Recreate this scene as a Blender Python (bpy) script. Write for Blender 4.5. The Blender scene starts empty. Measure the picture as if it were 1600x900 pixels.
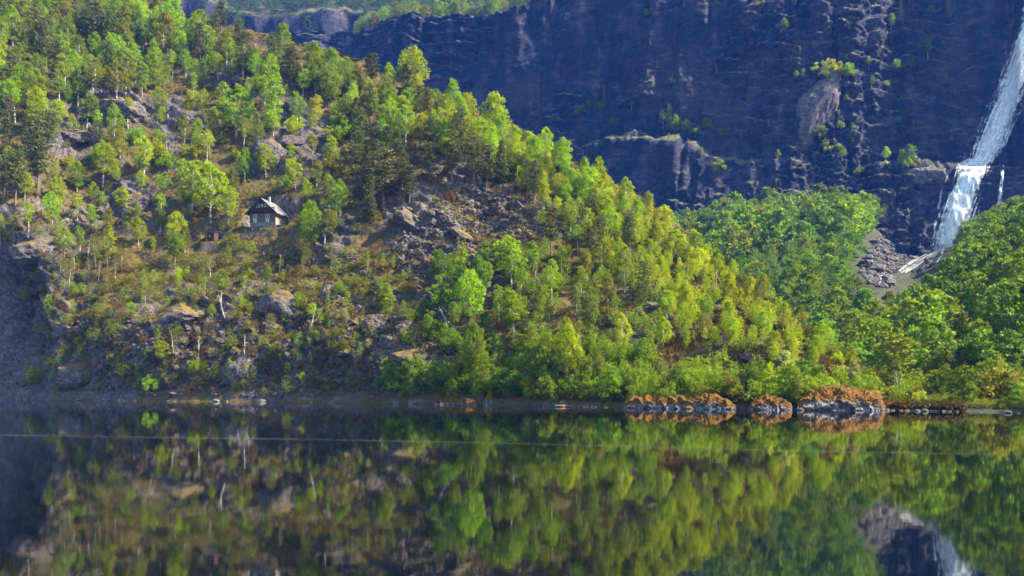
import bpy, bmesh, math, random
import numpy as np
from mathutils import Vector, Matrix, Euler
from mathutils.bvhtree import BVHTree

# ------------------------------------------------------------------ camera, sky, sun, exposure
sc = bpy.context.scene
COL = sc.collection
F = 1400.0            # focal length in photo pixels (1600 wide)
HOR = 600.0           # row of the horizon in the photo
CH = 2.5              # camera height above the lake
cam_d = bpy.data.cameras.new('camera')
cam = bpy.data.objects.new('camera', cam_d); COL.objects.link(cam)
cam.location = (0, 0, CH); cam.rotation_euler = (math.radians(90), 0, 0)
cam_d.sensor_width = 36.0; cam_d.lens = 36.0 * F / 1600.0
cam_d.shift_y = (HOR - 450.0) / 1600.0
cam_d.clip_start = 0.5; cam_d.clip_end = 6000
sc.camera = cam

SUN_AZ, SUN_EL = -9.0, 43.0      # azimuth from +X towards +Y, elevation
SDIR = Vector((math.cos(math.radians(SUN_EL)) * math.cos(math.radians(SUN_AZ)),
               math.cos(math.radians(SUN_EL)) * math.sin(math.radians(SUN_AZ)),
               math.sin(math.radians(SUN_EL))))
w = bpy.data.worlds.new('World'); sc.world = w; w.use_nodes = True
nt = w.node_tree; nt.nodes.clear()
sky = nt.nodes.new('ShaderNodeTexSky'); sky.sky_type = 'NISHITA'; sky.sun_disc = False
sky.sun_elevation = math.radians(SUN_EL); sky.sun_rotation = math.radians(90 - SUN_AZ)
sky.air_density = 1.3; sky.dust_density = 0.3; sky.ozone_density = 3.0
bg = nt.nodes.new('ShaderNodeBackground'); bg.inputs[1].default_value = 0.10
wo = nt.nodes.new('ShaderNodeOutputWorld')
nt.links.new(sky.outputs[0], bg.inputs[0]); nt.links.new(bg.outputs[0], wo.inputs[0])
sl = bpy.data.lights.new('sun', 'SUN'); sl.energy = 5.0; sl.angle = math.radians(0.5); sl.color = (1.0, 0.94, 0.84)
so = bpy.data.objects.new('sun', sl); COL.objects.link(so); so.rotation_euler = SDIR.to_track_quat('Z', 'Y').to_euler()
sc.view_settings.view_transform = 'Standard'; sc.view_settings.look = 'None'
sc.view_settings.exposure = 1.7; sc.view_settings.gamma = 1.0; sc.view_settings.use_curve_mapping = False
sc.render.engine = 'CYCLES'
cy = sc.cycles
cy.max_bounces = 7; cy.diffuse_bounces = 4; cy.glossy_bounces = 2; cy.transmission_bounces = 4
cy.transparent_max_bounces = 10; cy.volume_bounces = 0
cy.use_adaptive_sampling = True; cy.adaptive_threshold = 0.02
cy.use_denoising = True; cy.denoiser = 'OPENIMAGEDENOISE'
cy.caustics_reflective = False; cy.caustics_refractive = False

random.seed(7); RNG = np.random.default_rng(11)

# ------------------------------------------------------------------ noise
_LAT = np.random.default_rng(3).uniform(-1, 1, (64, 64, 64)).astype(np.float32)
def vnoise(P):
    i = np.floor(P).astype(np.int64); f = P - i
    f = f * f * f * (f * (f * 6 - 15) + 10)
    x0, y0, z0 = i[..., 0] & 63, i[..., 1] & 63, i[..., 2] & 63
    x1, y1, z1 = (x0 + 1) & 63, (y0 + 1) & 63, (z0 + 1) & 63
    fx, fy, fz = f[..., 0], f[..., 1], f[..., 2]
    L = _LAT
    a = L[x0, y0, z0] * (1 - fx) + L[x1, y0, z0] * fx
    b = L[x0, y1, z0] * (1 - fx) + L[x1, y1, z0] * fx
    c = L[x0, y0, z1] * (1 - fx) + L[x1, y0, z1] * fx
    d = L[x0, y1, z1] * (1 - fx) + L[x1, y1, z1] * fx
    return (a * (1 - fy) + b * fy) * (1 - fz) + (c * (1 - fy) + d * fy) * fz
_R = np.array(Euler((0.6, 0.9, 0.4)).to_matrix(), dtype=float)
def fbm(P, scale, octv=4, gain=0.5, ridged=False, off=0.0):
    P = ((np.asarray(P, float) + off) * np.asarray(scale, float)) @ _R; s = 0; a = 1; tot = 0
    for _ in range(octv):
        n = vnoise(P)
        if ridged: n = 1 - 2 * np.abs(n)
        s = s + a * n; tot += a; a *= gain
        P = (P @ _R) * 2.03 + 17.3
    return s / tot
def sstep(a, b, x):
    t = np.clip((np.asarray(x, float) - a) / (b - a), 0, 1); return t * t * (3 - 2 * t)
def interp(x, pts):
    p = np.array(pts, float); return np.interp(x, p[:, 0], p[:, 1])
def gauss(px, py, cx, cy_, sx, sy, rot=0.0):
    c, s = math.cos(math.radians(rot)), math.sin(math.radians(rot))
    dx, dy = px - cx, py - cy_
    u = (dx * c + dy * s) / sx; v = (-dx * s + dy * c) / sy
    return np.exp(-(u * u + v * v))

# ------------------------------------------------------------------ projection helpers (real distances, photo rows/columns)
def proj(P):
    P = np.asarray(P, float)
    return 800 + F * P[..., 0] / P[..., 1], HOR - F * (P[..., 2] - CH) / P[..., 1]
def ray(px, py):
    return Vector(((px - 800) / F, 1.0, (HOR - py) / F)).normalized()

# ------------------------------------------------------------------ materials
def mat(name):
    m = bpy.data.materials.new(name); m.use_nodes = True
    m.node_tree.nodes.clear(); return m, m.node_tree
def N(nt, typ, **kw):
    n = nt.nodes.new(typ)
    for k, v in kw.items():
        if k.startswith('i_'):
            key = k[2:]
            n.inputs[int(key) if key.isdigit() else key.replace('_', ' ')].default_value = v
        else: setattr(n, k, v)
    return n
def ramp(nt, src, stops):
    r = N(nt, 'ShaderNodeValToRGB'); e = r.color_ramp.elements
    while len(e) < len(stops): e.new(0.5)
    for k, (p, c) in enumerate(stops):
        e[k].position = p; e[k].color = (*c, 1) if len(c) == 3 else c
    nt.links.new(src, r.inputs[0]); return r.outputs[0]
def mixc(nt, fac, a, b):
    m = N(nt, 'ShaderNodeMix', data_type='RGBA')
    for s, v in ((0, fac), (6, a), (7, b)):
        if hasattr(v, 'is_linked') or hasattr(v, 'links'): nt.links.new(v, m.inputs[s])
        elif s == 0: m.inputs[0].default_value = v
        else: m.inputs[s].default_value = (*v, 1)
    return m.outputs[2]
def math_(nt, op, a, b=None, clamp=False):
    m = N(nt, 'ShaderNodeMath', operation=op, use_clamp=clamp)
    for k, v in enumerate((a, b)):
        if v is None: continue
        if isinstance(v, (int, float)): m.inputs[k].default_value = v
        else: nt.links.new(v, m.inputs[k])
    return m.outputs[0]
def noise(nt, scale, detail=6, rough=0.6, vec=None, dist=0.0):
    n = N(nt, 'ShaderNodeTexNoise', i_Scale=scale, i_Detail=detail, i_Roughness=rough, i_Distortion=dist)
    if vec is not None: nt.links.new(vec, n.inputs['Vector'])
    return n.outputs[0]
def coords(nt, scale=(1, 1, 1), which='Object', rot=(0, 0, 0)):
    tc = N(nt, 'ShaderNodeTexCoord'); mp = N(nt, 'ShaderNodeMapping')
    mp.inputs['Scale'].default_value = scale; mp.inputs['Rotation'].default_value = rot
    nt.links.new(tc.outputs[which], mp.inputs[0]); return mp.outputs[0]
def finish(nt, col, rough=0.9, bump=None, bstr=0.5, bdist=0.1, spec=0.3):
    b = N(nt, 'ShaderNodeBsdfPrincipled'); o = N(nt, 'ShaderNodeOutputMaterial')
    if isinstance(col, tuple): b.inputs['Base Color'].default_value = (*col, 1)
    else: nt.links.new(col, b.inputs['Base Color'])
    if isinstance(rough, (int, float)): b.inputs['Roughness'].default_value = rough
    else: nt.links.new(rough, b.inputs['Roughness'])
    b.inputs['Specular IOR Level'].default_value = spec
    if bump is not None:
        bn = N(nt, 'ShaderNodeBump', i_Strength=bstr, i_Distance=bdist)
        nt.links.new(bump, bn.inputs['Height']); nt.links.new(bn.outputs[0], b.inputs['Normal'])
    nt.links.new(b.outputs[0], o.inputs[0])

def ground_material():
    m, nt = mat('hillside_rock_and_heath')
    v = coords(nt)
    geo = N(nt, 'ShaderNodeNewGeometry'); sep = N(nt, 'ShaderNodeSeparateXYZ'); nt.links.new(geo.outputs['Normal'], sep.inputs[0])
    n1 = noise(nt, 0.35, 8, 0.65, v); n2 = noise(nt, 2.2, 6, 0.7, v); n3 = noise(nt, 0.12, 4, 0.5, v)
    vor = N(nt, 'ShaderNodeTexVoronoi', i_Scale=1.1); vor.feature = 'F1'; nt.links.new(v, vor.inputs['Vector'])
    rock = ramp(nt, math_(nt, 'ADD', math_(nt, 'MULTIPLY', n2, 0.65), math_(nt, 'MULTIPLY', n1, 0.4)),
                [(0.36, (0.022, 0.021, 0.028)), (0.48, (0.075, 0.065, 0.072)), (0.58, (0.15, 0.122, 0.12)), (0.70, (0.30, 0.26, 0.245))])
    heath = ramp(nt, n1, [(0.3, (0.045, 0.045, 0.012)), (0.45, (0.10, 0.085, 0.018)), (0.55, (0.125, 0.078, 0.024)), (0.66, (0.18, 0.092, 0.028)), (0.78, (0.10, 0.10, 0.026))])
    heath = mixc(nt, math_(nt, 'MULTIPLY', n2, 0.5), heath, (0.06, 0.055, 0.02))
    at = N(nt, 'ShaderNodeAttribute', attribute_name='rock')
    up = math_(nt, 'MULTIPLY', sep.outputs[2], 1.25)
    veg = math_(nt, 'ADD', up, math_(nt, 'MULTIPLY', math_(nt, 'SUBTRACT', n2, 0.5), 1.0))
    veg = math_(nt, 'ADD', veg, math_(nt, 'MULTIPLY', math_(nt, 'SUBTRACT', n3, 0.5), 0.6))
    veg = math_(nt, 'SUBTRACT', veg, math_(nt, 'MULTIPLY', at.outputs['Fac'], 0.85))
    veg = ramp(nt, veg, [(0.36, (0, 0, 0)), (0.62, (1, 1, 1))])
    col = mixc(nt, veg, rock, heath)
    finish(nt, col, 0.92, math_(nt, 'ADD', n2, math_(nt, 'MULTIPLY', vor.outputs[0], 0.6)), 0.9, 0.35, 0.2)
    return m
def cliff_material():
    m, nt = mat('shade_tinted_slate_cliff')
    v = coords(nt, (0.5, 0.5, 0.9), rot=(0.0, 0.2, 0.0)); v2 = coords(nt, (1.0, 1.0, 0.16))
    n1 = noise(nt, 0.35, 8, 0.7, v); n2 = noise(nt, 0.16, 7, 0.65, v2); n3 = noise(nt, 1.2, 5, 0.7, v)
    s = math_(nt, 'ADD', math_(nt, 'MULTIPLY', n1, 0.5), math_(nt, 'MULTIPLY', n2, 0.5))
    col = ramp(nt, s, [(0.38, (0.004, 0.007, 0.018)), (0.5, (0.011, 0.015, 0.036)), (0.59, (0.060, 0.050, 0.066)), (0.70, (0.22, 0.16, 0.16))])  # blue of shade and haze put into the slate; pale stops paint sunlit rock
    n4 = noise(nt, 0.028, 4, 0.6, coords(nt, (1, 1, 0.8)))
    col = mixc(nt, ramp(nt, math_(nt, 'ADD', math_(nt, 'MULTIPLY', n4, 0.75), math_(nt, 'MULTIPLY', n3, 0.3)), [(0.52, (0, 0, 0)), (0.66, (0.6, 0.6, 0.6))]), col, (0.080, 0.060, 0.066))  # warm sunlit patches painted over the blue rock
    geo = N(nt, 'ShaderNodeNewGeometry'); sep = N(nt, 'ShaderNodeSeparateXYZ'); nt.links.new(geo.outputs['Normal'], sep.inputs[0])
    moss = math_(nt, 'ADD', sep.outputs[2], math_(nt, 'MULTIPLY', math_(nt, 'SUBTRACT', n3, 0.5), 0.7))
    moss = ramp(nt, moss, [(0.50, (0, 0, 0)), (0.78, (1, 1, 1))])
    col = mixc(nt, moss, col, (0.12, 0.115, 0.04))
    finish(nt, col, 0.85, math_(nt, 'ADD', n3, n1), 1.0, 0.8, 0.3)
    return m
def rock_material(name, base=(0.095, 0.078, 0.082), dark=(0.020, 0.018, 0.024), light=(0.23, 0.20, 0.195), moss=(0.20, 0.10, 0.025), amount=0.5, scale=1.0, hgt=0.0):
    m, nt = mat(name); v = coords(nt)
    geo = N(nt, 'ShaderNodeNewGeometry'); sep = N(nt, 'ShaderNodeSeparateXYZ'); nt.links.new(geo.outputs['Normal'], sep.inputs[0])
    oi = N(nt, 'ShaderNodeObjectInfo')
    n1 = noise(nt, 1.1 * scale, 8, 0.7, v); n2 = noise(nt, 4.5 * scale, 5, 0.7, v)
    s = math_(nt, 'ADD', math_(nt, 'MULTIPLY', n1, 0.6), math_(nt, 'MULTIPLY', n2, 0.42))
    col = ramp(nt, s, [(0.36, dark), (0.50, base), (0.64, light)])
    mm = math_(nt, 'ADD', sep.outputs[2], math_(nt, 'MULTIPLY', math_(nt, 'SUBTRACT', n1, 0.5), 1.6))
    mm = math_(nt, 'ADD', mm, amount - 0.5)
    if hgt:
        tc = N(nt, 'ShaderNodeTexCoord'); sg = N(nt, 'ShaderNodeSeparateXYZ'); nt.links.new(tc.outputs['Generated'], sg.inputs[0])
        mm = math_(nt, 'ADD', mm, math_(nt, 'MULTIPLY', math_(nt, 'SUBTRACT', sg.outputs[2], 0.55), hgt))
    mk = ramp(nt, mm, [(0.55, (0, 0, 0)), (0.72, (1, 1, 1))])
    mc = mixc(nt, n2, moss, (moss[0] * 0.5, moss[1] * 0.9, moss[2] * 0.8))
    finish(nt, mixc(nt, mk, col, mc), 0.9, math_(nt, 'ADD', n1, n2), 0.8, 0.15, 0.25)
    return m
def leaf_material(name, trans=0.58, var=0.3, ns=0.9):
    m, nt = mat(name)
    oi = N(nt, 'ShaderNodeObjectInfo'); g = N(nt, 'ShaderNodeNewGeometry'); v = coords(nt)
    hs = N(nt, 'ShaderNodeHueSaturation')
    rnd = g.outputs['Random Per Island']
    nt.links.new(oi.outputs['Color'], hs.inputs['Color'])
    nt.links.new(math_(nt, 'ADD', math_(nt, 'MULTIPLY', rnd, 0.03), 0.485), hs.inputs['Hue'])
    n1 = noise(nt, ns, 2, 0.5, v)
    val = math_(nt, 'ADD', math_(nt, 'MULTIPLY', rnd, var * 1.3), math_(nt, 'MULTIPLY', n1, var * 1.6))
    nt.links.new(math_(nt, 'ADD', val, 1 - var * 1.4), hs.inputs['Value'])
    d = N(nt, 'ShaderNodeBsdfDiffuse'); t = N(nt, 'ShaderNodeBsdfTranslucent'); mx = N(nt, 'ShaderNodeMixShader')
    o = N(nt, 'ShaderNodeOutputMaterial')
    br = N(nt, 'ShaderNodeMix', data_type='RGBA', blend_type='MULTIPLY'); br.inputs[0].default_value = 1.0
    br.inputs[7].default_value = (1.3, 1.3, 0.5, 1)
    nt.links.new(hs.outputs[0], br.inputs[6]); nt.links.new(hs.outputs[0], d.inputs[0]); nt.links.new(br.outputs[2], t.inputs[0])
    mx.inputs[0].default_value = trans
    nt.links.new(d.outputs[0], mx.inputs[1]); nt.links.new(t.outputs[0], mx.inputs[2]); nt.links.new(mx.outputs[0], o.inputs[0])
    return m
def bank_material():
    m, nt = mat('mossy_bank_rock'); v = coords(nt)
    n1 = noise(nt, 1.6, 7, 0.7, v); n2 = noise(nt, 6.0, 4, 0.7, v)
    s_ = math_(nt, 'ADD', math_(nt, 'MULTIPLY', n1, 0.6), math_(nt, 'MULTIPLY', n2, 0.42))
    col = ramp(nt, s_, [(0.38, (0.02, 0.018, 0.018)), (0.50, (0.10, 0.085, 0.085)), (0.62, (0.34, 0.31, 0.30))])
    at = N(nt, 'ShaderNodeAttribute', attribute_name='moss')
    mk = math_(nt, 'ADD', at.outputs['Fac'], math_(nt, 'MULTIPLY', math_(nt, 'SUBTRACT', n1, 0.5), 1.3))
    mk = ramp(nt, mk, [(0.46, (0, 0, 0)), (0.60, (1, 1, 1))])
    mc = ramp(nt, n2, [(0.35, (0.060, 0.040, 0.010)), (0.52, (0.150, 0.066, 0.009)), (0.68, (0.24, 0.105, 0.014))])
    finish(nt, mixc(nt, mk, col, mc), 0.95, math_(nt, 'ADD', n1, n2), 0.8, 0.15, 0.2)
    return m
def plain(name, col, rough=0.8, nscale=0, namp=0.3, stretch=(1, 1, 1), spec=0.3):
    m, nt = mat(name)
    if nscale:
        v = coords(nt, stretch); n = noise(nt, nscale, 5, 0.65, v)
        lo = tuple(c * (1 - namp) for c in col); hi = tuple(min(1, c * (1 + namp)) for c in col)
        finish(nt, ramp(nt, n, [(0.3, lo), (0.7, hi)]), rough, n, 0.4, 0.02, spec)
    else: finish(nt, col, rough, spec=spec)
    return m

M = {}
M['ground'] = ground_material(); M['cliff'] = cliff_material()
M['valley'] = plain('forest_floor', (0.040, 0.042, 0.018), 0.95, 0.9, 0.7)
M['rock'] = rock_material('crag_rock')
M['shorerock'] = rock_material('mossy_shore_rock', (0.115, 0.10, 0.10), (0.025, 0.022, 0.024), (0.33, 0.31, 0.30), (0.25, 0.10, 0.010), 0.55, 1.2, 2.2)
M['palestone'] = rock_material('pale_shore_stone', (0.14, 0.125, 0.12), (0.04, 0.036, 0.036), (0.31, 0.29, 0.28), (0.2, 0.09, 0.015), 0.2, 1.5)
M['screerock'] = rock_material('dark_scree_rock', (0.085, 0.07, 0.08), (0.02, 0.02, 0.028), (0.22, 0.19, 0.19), (0.13, 0.11, 0.03), 0.25, 0.6)
M['bank'] = bank_material(); M['leaf'] = leaf_material('birch_leaf'); M['needle'] = leaf_material('pine_needle', 0.15, 0.3)
M['woodleaf'] = leaf_material('wood_leaf', 0.55, 0.5, 0.21)
def bark(name, a, b, sc_):
    m, nt = mat(name); v = coords(nt, (1, 1, 2.5)); n = noise(nt, sc_, 4, 0.7, v)
    finish(nt, ramp(nt, n, [(0.38, a), (0.52, b)]), 0.85); return m
M['birchbark'] = bark('birch_bark', (0.06, 0.05, 0.045), (0.50, 0.46, 0.40), 1.6)
M['bark'] = bark('brown_bark', (0.05, 0.035, 0.028), (0.17, 0.12, 0.09), 1.6)
M['deadwood'] = bark('grey_deadwood', (0.16, 0.14, 0.13), (0.42, 0.38, 0.34), 2.0)

# ------------------------------------------------------------------ object helpers
def mesh_np(name, V, Fc, mats, smooth=False, mi=None, attrs=None):
    me = bpy.data.meshes.new(name)
    V = np.asarray(V, np.float32); Fc = np.asarray(Fc, np.int32); k = Fc.shape[1]
    me.vertices.add(len(V)); me.vertices.foreach_set('co', V.ravel())
    me.loops.add(Fc.size); me.loops.foreach_set('vertex_index', Fc.ravel())
    me.polygons.add(len(Fc)); me.polygons.foreach_set('loop_start', np.arange(0, Fc.size, k, dtype=np.int32))
    me.polygons.foreach_set('loop_total', np.full(len(Fc), k, np.int32))
    for m in (mats if isinstance(mats, (list, tuple)) else [mats]): me.materials.append(m)
    if mi is not None: me.polygons.foreach_set('material_index', np.asarray(mi, np.int32))
    me.polygons.foreach_set('use_smooth', np.full(len(Fc), smooth, bool))
    for a, val in (attrs or {}).items():
        at = me.attributes.new(a, 'FLOAT', 'POINT'); at.data.foreach_set('value', np.asarray(val, np.float32))
    me.update(calc_edges=True); me.validate(); return me
def link(name, me, parent=None, loc=None):
    o = bpy.data.objects.new(name, me); COL.objects.link(o)
    if parent is not None: o.parent = parent
    if loc is not None: o.location = loc
    return o
def tag(o, label=None, cat=None, group=None, kind=None):
    if label: o['label'] = label
    if cat: o['category'] = cat
    if group: o['group'] = group
    if kind: o['kind'] = kind
    return o
def grid_faces(nu, nv):
    i = np.arange(nu * nv).reshape(nu, nv)
    return np.stack([i[:-1, :-1], i[1:, :-1], i[1:, 1:], i[:-1, 1:]], -1).reshape(-1, 4)
def grid_normals(P):
    du = np.gradient(P, axis=0); dv = np.gradient(P, axis=1)
    n = np.cross(du, dv); return n / (np.linalg.norm(n, axis=-1, keepdims=True) + 1e-9)

# ------------------------------------------------------------------ terrain: hillside spur
SHORE = [(-600, 619), (-250, 621), (-60, 623), (0, 624.4), (90, 625.6), (200, 626.8), (400, 628), (600, 630), (800, 634), (1000, 637), (1200, 640), (1400, 641), (1600, 645), (1900, 650), (2400, 655)]
def Ys(px): return F * CH / (interp(px, SHORE) - HOR)
RIDGE = [(-300, -250), (0, -120), (150, -45), (270, 18), (400, 52), (560, 92), (650, 126), (760, 182), (850, 230), (980, 305), (1100, 389), (1200, 466), (1290, 547), (1340, 583), (1400, 612), (1450, 632), (1520, 640)]
RDIST = [(-300, 330), (0, 268), (270, 235), (400, 220), (560, 200), (650, 190), (760, 178), (850, 165), (980, 150), (1100, 135), (1200, 120), (1300, 106), (1400, 96), (1520, 88)]
def Yr(px): return np.maximum(interp(px, RDIST), Ys(px) + 6)
def hill_base(px, t):
    ys, yr = Ys(px), Yr(px)
    Y = ys + (yr - ys) * t
    zr = CH + (HOR - interp(px, RIDGE)) * yr / F
    c = interp(px, [(-300, 0.18), (0, 0.15), (60, 0.12), (120, 0.03), (300, 0.015), (560, 0.015), (680, 0.01), (1500, 0.0)])
    tt = np.clip(t, 0, 1)
    g = (1 - c) * tt ** interp(px, [(0, 1.0), (600, 1.0), (1000, 1.1), (1500, 1.0)]) + c * sstep(0, 0.10, tt)
    z = zr * g
    z = np.where(t > 1, zr - (t - 1) * (yr - ys) * 0.55, z)
    z = np.where(t < 0, t * 60.0, z)
    z = z + 0.35 * sstep(-0.001, 0.004, t)
    X = (px - 800) / F * Y
    return np.stack([X, Y, z], -1)
ROCKS = [(185, 172, 55, 32, 0), (270, 180, 45, 25, 0), (395, 130, 60, 18, 10), (465, 180, 28, 26, 20), (480, 215, 50, 32, 0), (420, 240, 28, 30, 0), (270, 235, 25, 24, 0),
         (105, 215, 50, 30, 0), (200, 315, 40, 30, 0), (130, 345, 40, 22, 0), (660, 350, 95, 52, 30), (760, 320, 80, 35, 38), (700, 410, 80, 40, 30), (530, 370, 30, 40, 20),
         (40, 480, 75, 140, 0), (180, 560, 160, 60, 0), (290, 500, 110, 50, 0), (420, 500, 110, 60, 0), (500, 570, 130, 50, 0), (620, 540, 60, 60, 0), (860, 345, 30, 50, 60),
         (1030, 480, 60, 26, 25), (1000, 520, 40, 22, 0), (1190, 560, 45, 16, 0), (1150, 545, 40, 15, 0), (1190, 590, 60, 10, 0), (700, 470, 40, 50, 0), (860, 590, 50, 30, 0)]
def rockiness(px, py):
    r = 0 * px
    for a in ROCKS: r = np.maximum(r, gauss(px, py, *a))
    return r
NU, NVR = 740, 430
pxs = np.linspace(-260, 1500, NU)
ts = np.concatenate([np.linspace(-0.05, 0, 8)[:-1], np.linspace(0, 0.14, 90)[:-1], np.linspace(0.14, 1.0, 275), np.linspace(1.0, 1.35, 24)[1:]])
U, T = np.meshgrid(pxs, ts, indexing='ij')
P = hill_base(U, T)
nrm = grid_normals(P); nrm *= np.where(nrm[..., 2:3] < 0, -1, 1)
PX, PY = proj(P)
rk = np.clip(rockiness(PX, PY) * (1 - 0.45 * sstep(420, 480, PY) * (1 - sstep(560, 680, PX)) * sstep(70, 130, PX)) + 0.4 * fbm(P, 0.09, 4, off=40), 0, 1)
edge = sstep(0.0, 0.06, T) * 0.85 + 0.15
low = interp(U, [(-300, 1.0), (900, 1.0), (1300, 0.55), (1450, 0.15), (1520, 0.05)])
d = 2.4 * fbm(P, 0.045, 3, off=5) + 1.0 * fbm(P, 0.13, 3, off=9)
crag = fbm(P, (0.16, 0.16, 0.24), 5, 0.55, ridged=True, off=21)
d = d + rk * (2.6 * crag + 0.9 * fbm(P, 0.55, 4, 0.6, off=2)) + (1 - rk) * 0.55 * fbm(P, 0.6, 4, 0.55, off=13)
strat = P[..., 2] * 0.9 + P[..., 0] * 0.35 + 2.0 * fbm(P, 0.08, 2, off=77)
d = d + rk * 0.55 * (np.abs((strat * 0.55) % 1.0 - 0.5) * 4 - 1)
low_l = sstep(430, 500, PY) * (1 - sstep(600, 700, PX))
d = d + low_l * (1.7 * fbm(P, (0.11, 0.11, 0.03), 3, 0.5, ridged=True, off=61) + 0.9 * fbm(P, (0.35, 0.35, 0.3), 3, 0.55, ridged=True, off=33))
# the dark cove at the left end: a deep recess under an overhang
cove = gauss(PX, PY, 22, 500, 46, 110)
d = d - 9.0 * cove + cove * (3.2 * fbm(P, (0.22, 0.22, 0.05), 4, 0.55, ridged=True, off=83) + 1.5 * fbm(P, 0.6, 3, 0.6, ridged=True, off=3))
d = d * low[..., ] * edge
P2 = P + nrm * d[..., None]
# level shelves dug for the cabin and the shed
def shelf(px, py, w_, dep, rot):
    a, b = proj(P2); k = np.argmin((a - px) ** 2 + (b - py) ** 2 + 1e4 * (T > 1)); c = P2.reshape(-1, 3)[k].copy()
    cs, sn = math.cos(rot), math.sin(rot); dx, dy = P2[..., 0] - c[0], P2[..., 1] - c[1]
    u = dx * cs + dy * sn; v = -dx * sn + dy * cs
    m = sstep(1.3, 0.2, np.abs(u) - w_ / 2) * sstep(1.0, 0.2, v - dep) * sstep(-1.6, -0.5, v)
    P2[..., 2] = P2[..., 2] * (1 - m) + c[2] * m
    return c
CABIN_ROT, SHED_ROT = math.radians(-12), math.radians(-14)
CABIN = shelf(411, 357, 8.2, 5.4, CABIN_ROT)
SHED = shelf(328, 377, 2.4, 2.0, SHED_ROT)
PXd, PYd = proj(P2)
hill_me = mesh_np('hillside', P2.reshape(-1, 3), grid_faces(NU, len(ts)), M['ground'], True, attrs={'rock': rk.ravel()})
hill = tag(link('hillside', hill_me), kind='structure')

# valley floor and wooded slope behind the spur
def Yc(px): return interp(px, [(-200, 470), (560, 405), (800, 375), (1000, 352), (1200, 338), (1400, 328), (1520, 322), (1600, 318), (1720, 314), (2000, 310), (2600, 320)])
CB = [(-200, 330), (560, 380), (900, 400), (1060, 372), (1120, 352), (1230, 340), (1330, 340), (1376, 362), (1395, 392), (1430, 405), (1490, 384), (1540, 362), (1600, 335), (1700, 290), (1900, 230), (2400, 120)]
def valley_z(px, Y):
    yc = Yc(px); zc = CH + (HOR - interp(px, CB)) * yc / F
    y0 = np.maximum(Ys(px) + interp(px, [(1300, 6), (1500, 14), (1700, 18)]), np.where(px < 1480, Yr(px) + 6, 0))
    t = np.clip((Y - y0) / (yc - y0), 0, 1.3)
    e = interp(px, [(900, 1.0), (1300, 0.95), (1450, 0.85), (1600, 0.72), (2000, 0.7)])
    base = interp(px, [(1340, -3.0), (1440, 0.45), (2500, 0.5)])
    z = base + (zc - base) * np.clip(t, 0, 1.3) ** e
    shore = (Y - Ys(px))
    return np.where(shore < 0, shore * 0.5, np.minimum(z, shore * 0.16 + 0.03 + 100 * (shore > 9)))
vpx = np.linspace(300, 2500, 360); vt = np.linspace(-0.02, 1.12, 230)
VU, VT = np.meshgrid(vpx, vt, indexing='ij')
VY = Ys(VU) + (Yc(VU) - Ys(VU)) * VT
VP = np.stack([(VU - 800) / F * VY, VY, valley_z(VU, VY)], -1)
VP[..., 2] += (1.6 * fbm(VP, 0.05, 3, off=8) + 0.8 * fbm(VP, 0.25, 3, off=4)) * sstep(8, 40, VY - Ys(VU)) + 0.12 * fbm(VP, 0.8, 3)
valley_me = mesh_np('valley_slope', VP.reshape(-1, 3), grid_faces(*VU.shape), M['valley'], True)
valley = tag(link('valley_slope', valley_me), kind='structure')

# the cliff wall behind
TOP = [(-200, 40), (300, 70), (560, 58), (600, 45), (650, 34), (750, 32), (820, 26), (850, -10), (900, -70), (1000, -120), (1500, -170), (2600, -260)]
def bench(px): return sstep(1330, 1400, px) * (1 - sstep(1572, 1600, px))
def cliff_base(px, z):
    yc = Yc(px); z0 = CH + (HOR - interp(px, CB)) * yc / F
    h = z - z0
    # setbacks: bench under the upper fall, ledge left of it
    zb = CH + (HOR - 258) * (yc + 4) / F
    zl = CH + (HOR - interp(px, [(850, 225), (1000, 212), (1160, 250), (1400, 262)])) * (yc + 6) / F
    Y = yc + 0.20 * h + bench(px) * 7.0 * sstep(-0.6, 0.6, z - zb)
    lm = sstep(840, 920, px) * (1 - sstep(1150, 1330, px))
    Y = Y + lm * 6.0 * sstep(-2.5, 2.5, z - zl) - lm * 3.0
    return np.stack([(px - 800) / F * Y, Y, z], -1)
def cliff_disp(P, px):
    wf = np.clip(gauss(px, 0, 1545, 0, 75, 1), 0, 1)
    st = P[..., 2] * 0.17 + P[..., 0] * 0.03 + 1.1 * fbm(P, 0.02, 3, off=31)
    fr = st % 1.0
    steps = np.where(fr < 0.8, fr / 0.8, (1 - fr) / 0.2) - 0.5            # sloping faces broken by ledges
    but = fbm(P, (0.035, 0.035, 0.010), 4, 0.5, ridged=True, off=55)      # buttresses and gullies
    fine = fbm(P, (0.17, 0.17, 0.22), 5, 0.62, off=12)
    mask = sstep(-0.25, 0.35, fbm(P, (0.022, 0.022, 0.016), 3, off=70))
    crack = np.clip(fbm(P, (0.10, 0.10, 0.011), 3, 0.5, ridged=True, off=48) - 0.35, 0, 1)
    d = 5.5 * but + 1.3 * steps * mask + (0.8 + 2.0 * mask) * fine + (0.4 + 1.2 * mask) * fbm(P, (0.5, 0.5, 0.7), 3, 0.6, ridged=True, off=90) - 4.5 * crack
    return d * (1 - 0.6 * wf)
cpx = np.concatenate([np.linspace(200, 540, 60), np.linspace(540, 1680, 540)[1:], np.linspace(1680, 2450, 80)[1:]]); NH = 280
def zrow(px):
    yc = Yc(px); z0 = CH + (HOR - interp(px, CB)) * yc / F - 12
    zt = CH + (HOR - interp(px, TOP)) * (yc + 28) / F
    return z0, zt
cu, cv = np.meshgrid(cpx, np.linspace(0, 1, NH), indexing='ij')
z0, zt = zrow(cu)
CP = cliff_base(cu, z0 + (zt - z0) * cv)
cn = grid_normals(CP); cn *= np.where(cn[..., 1:2] > 0, -1, 1)
cd = cliff_disp(CP, cu) * sstep(0, 0.05, cv)
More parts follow.
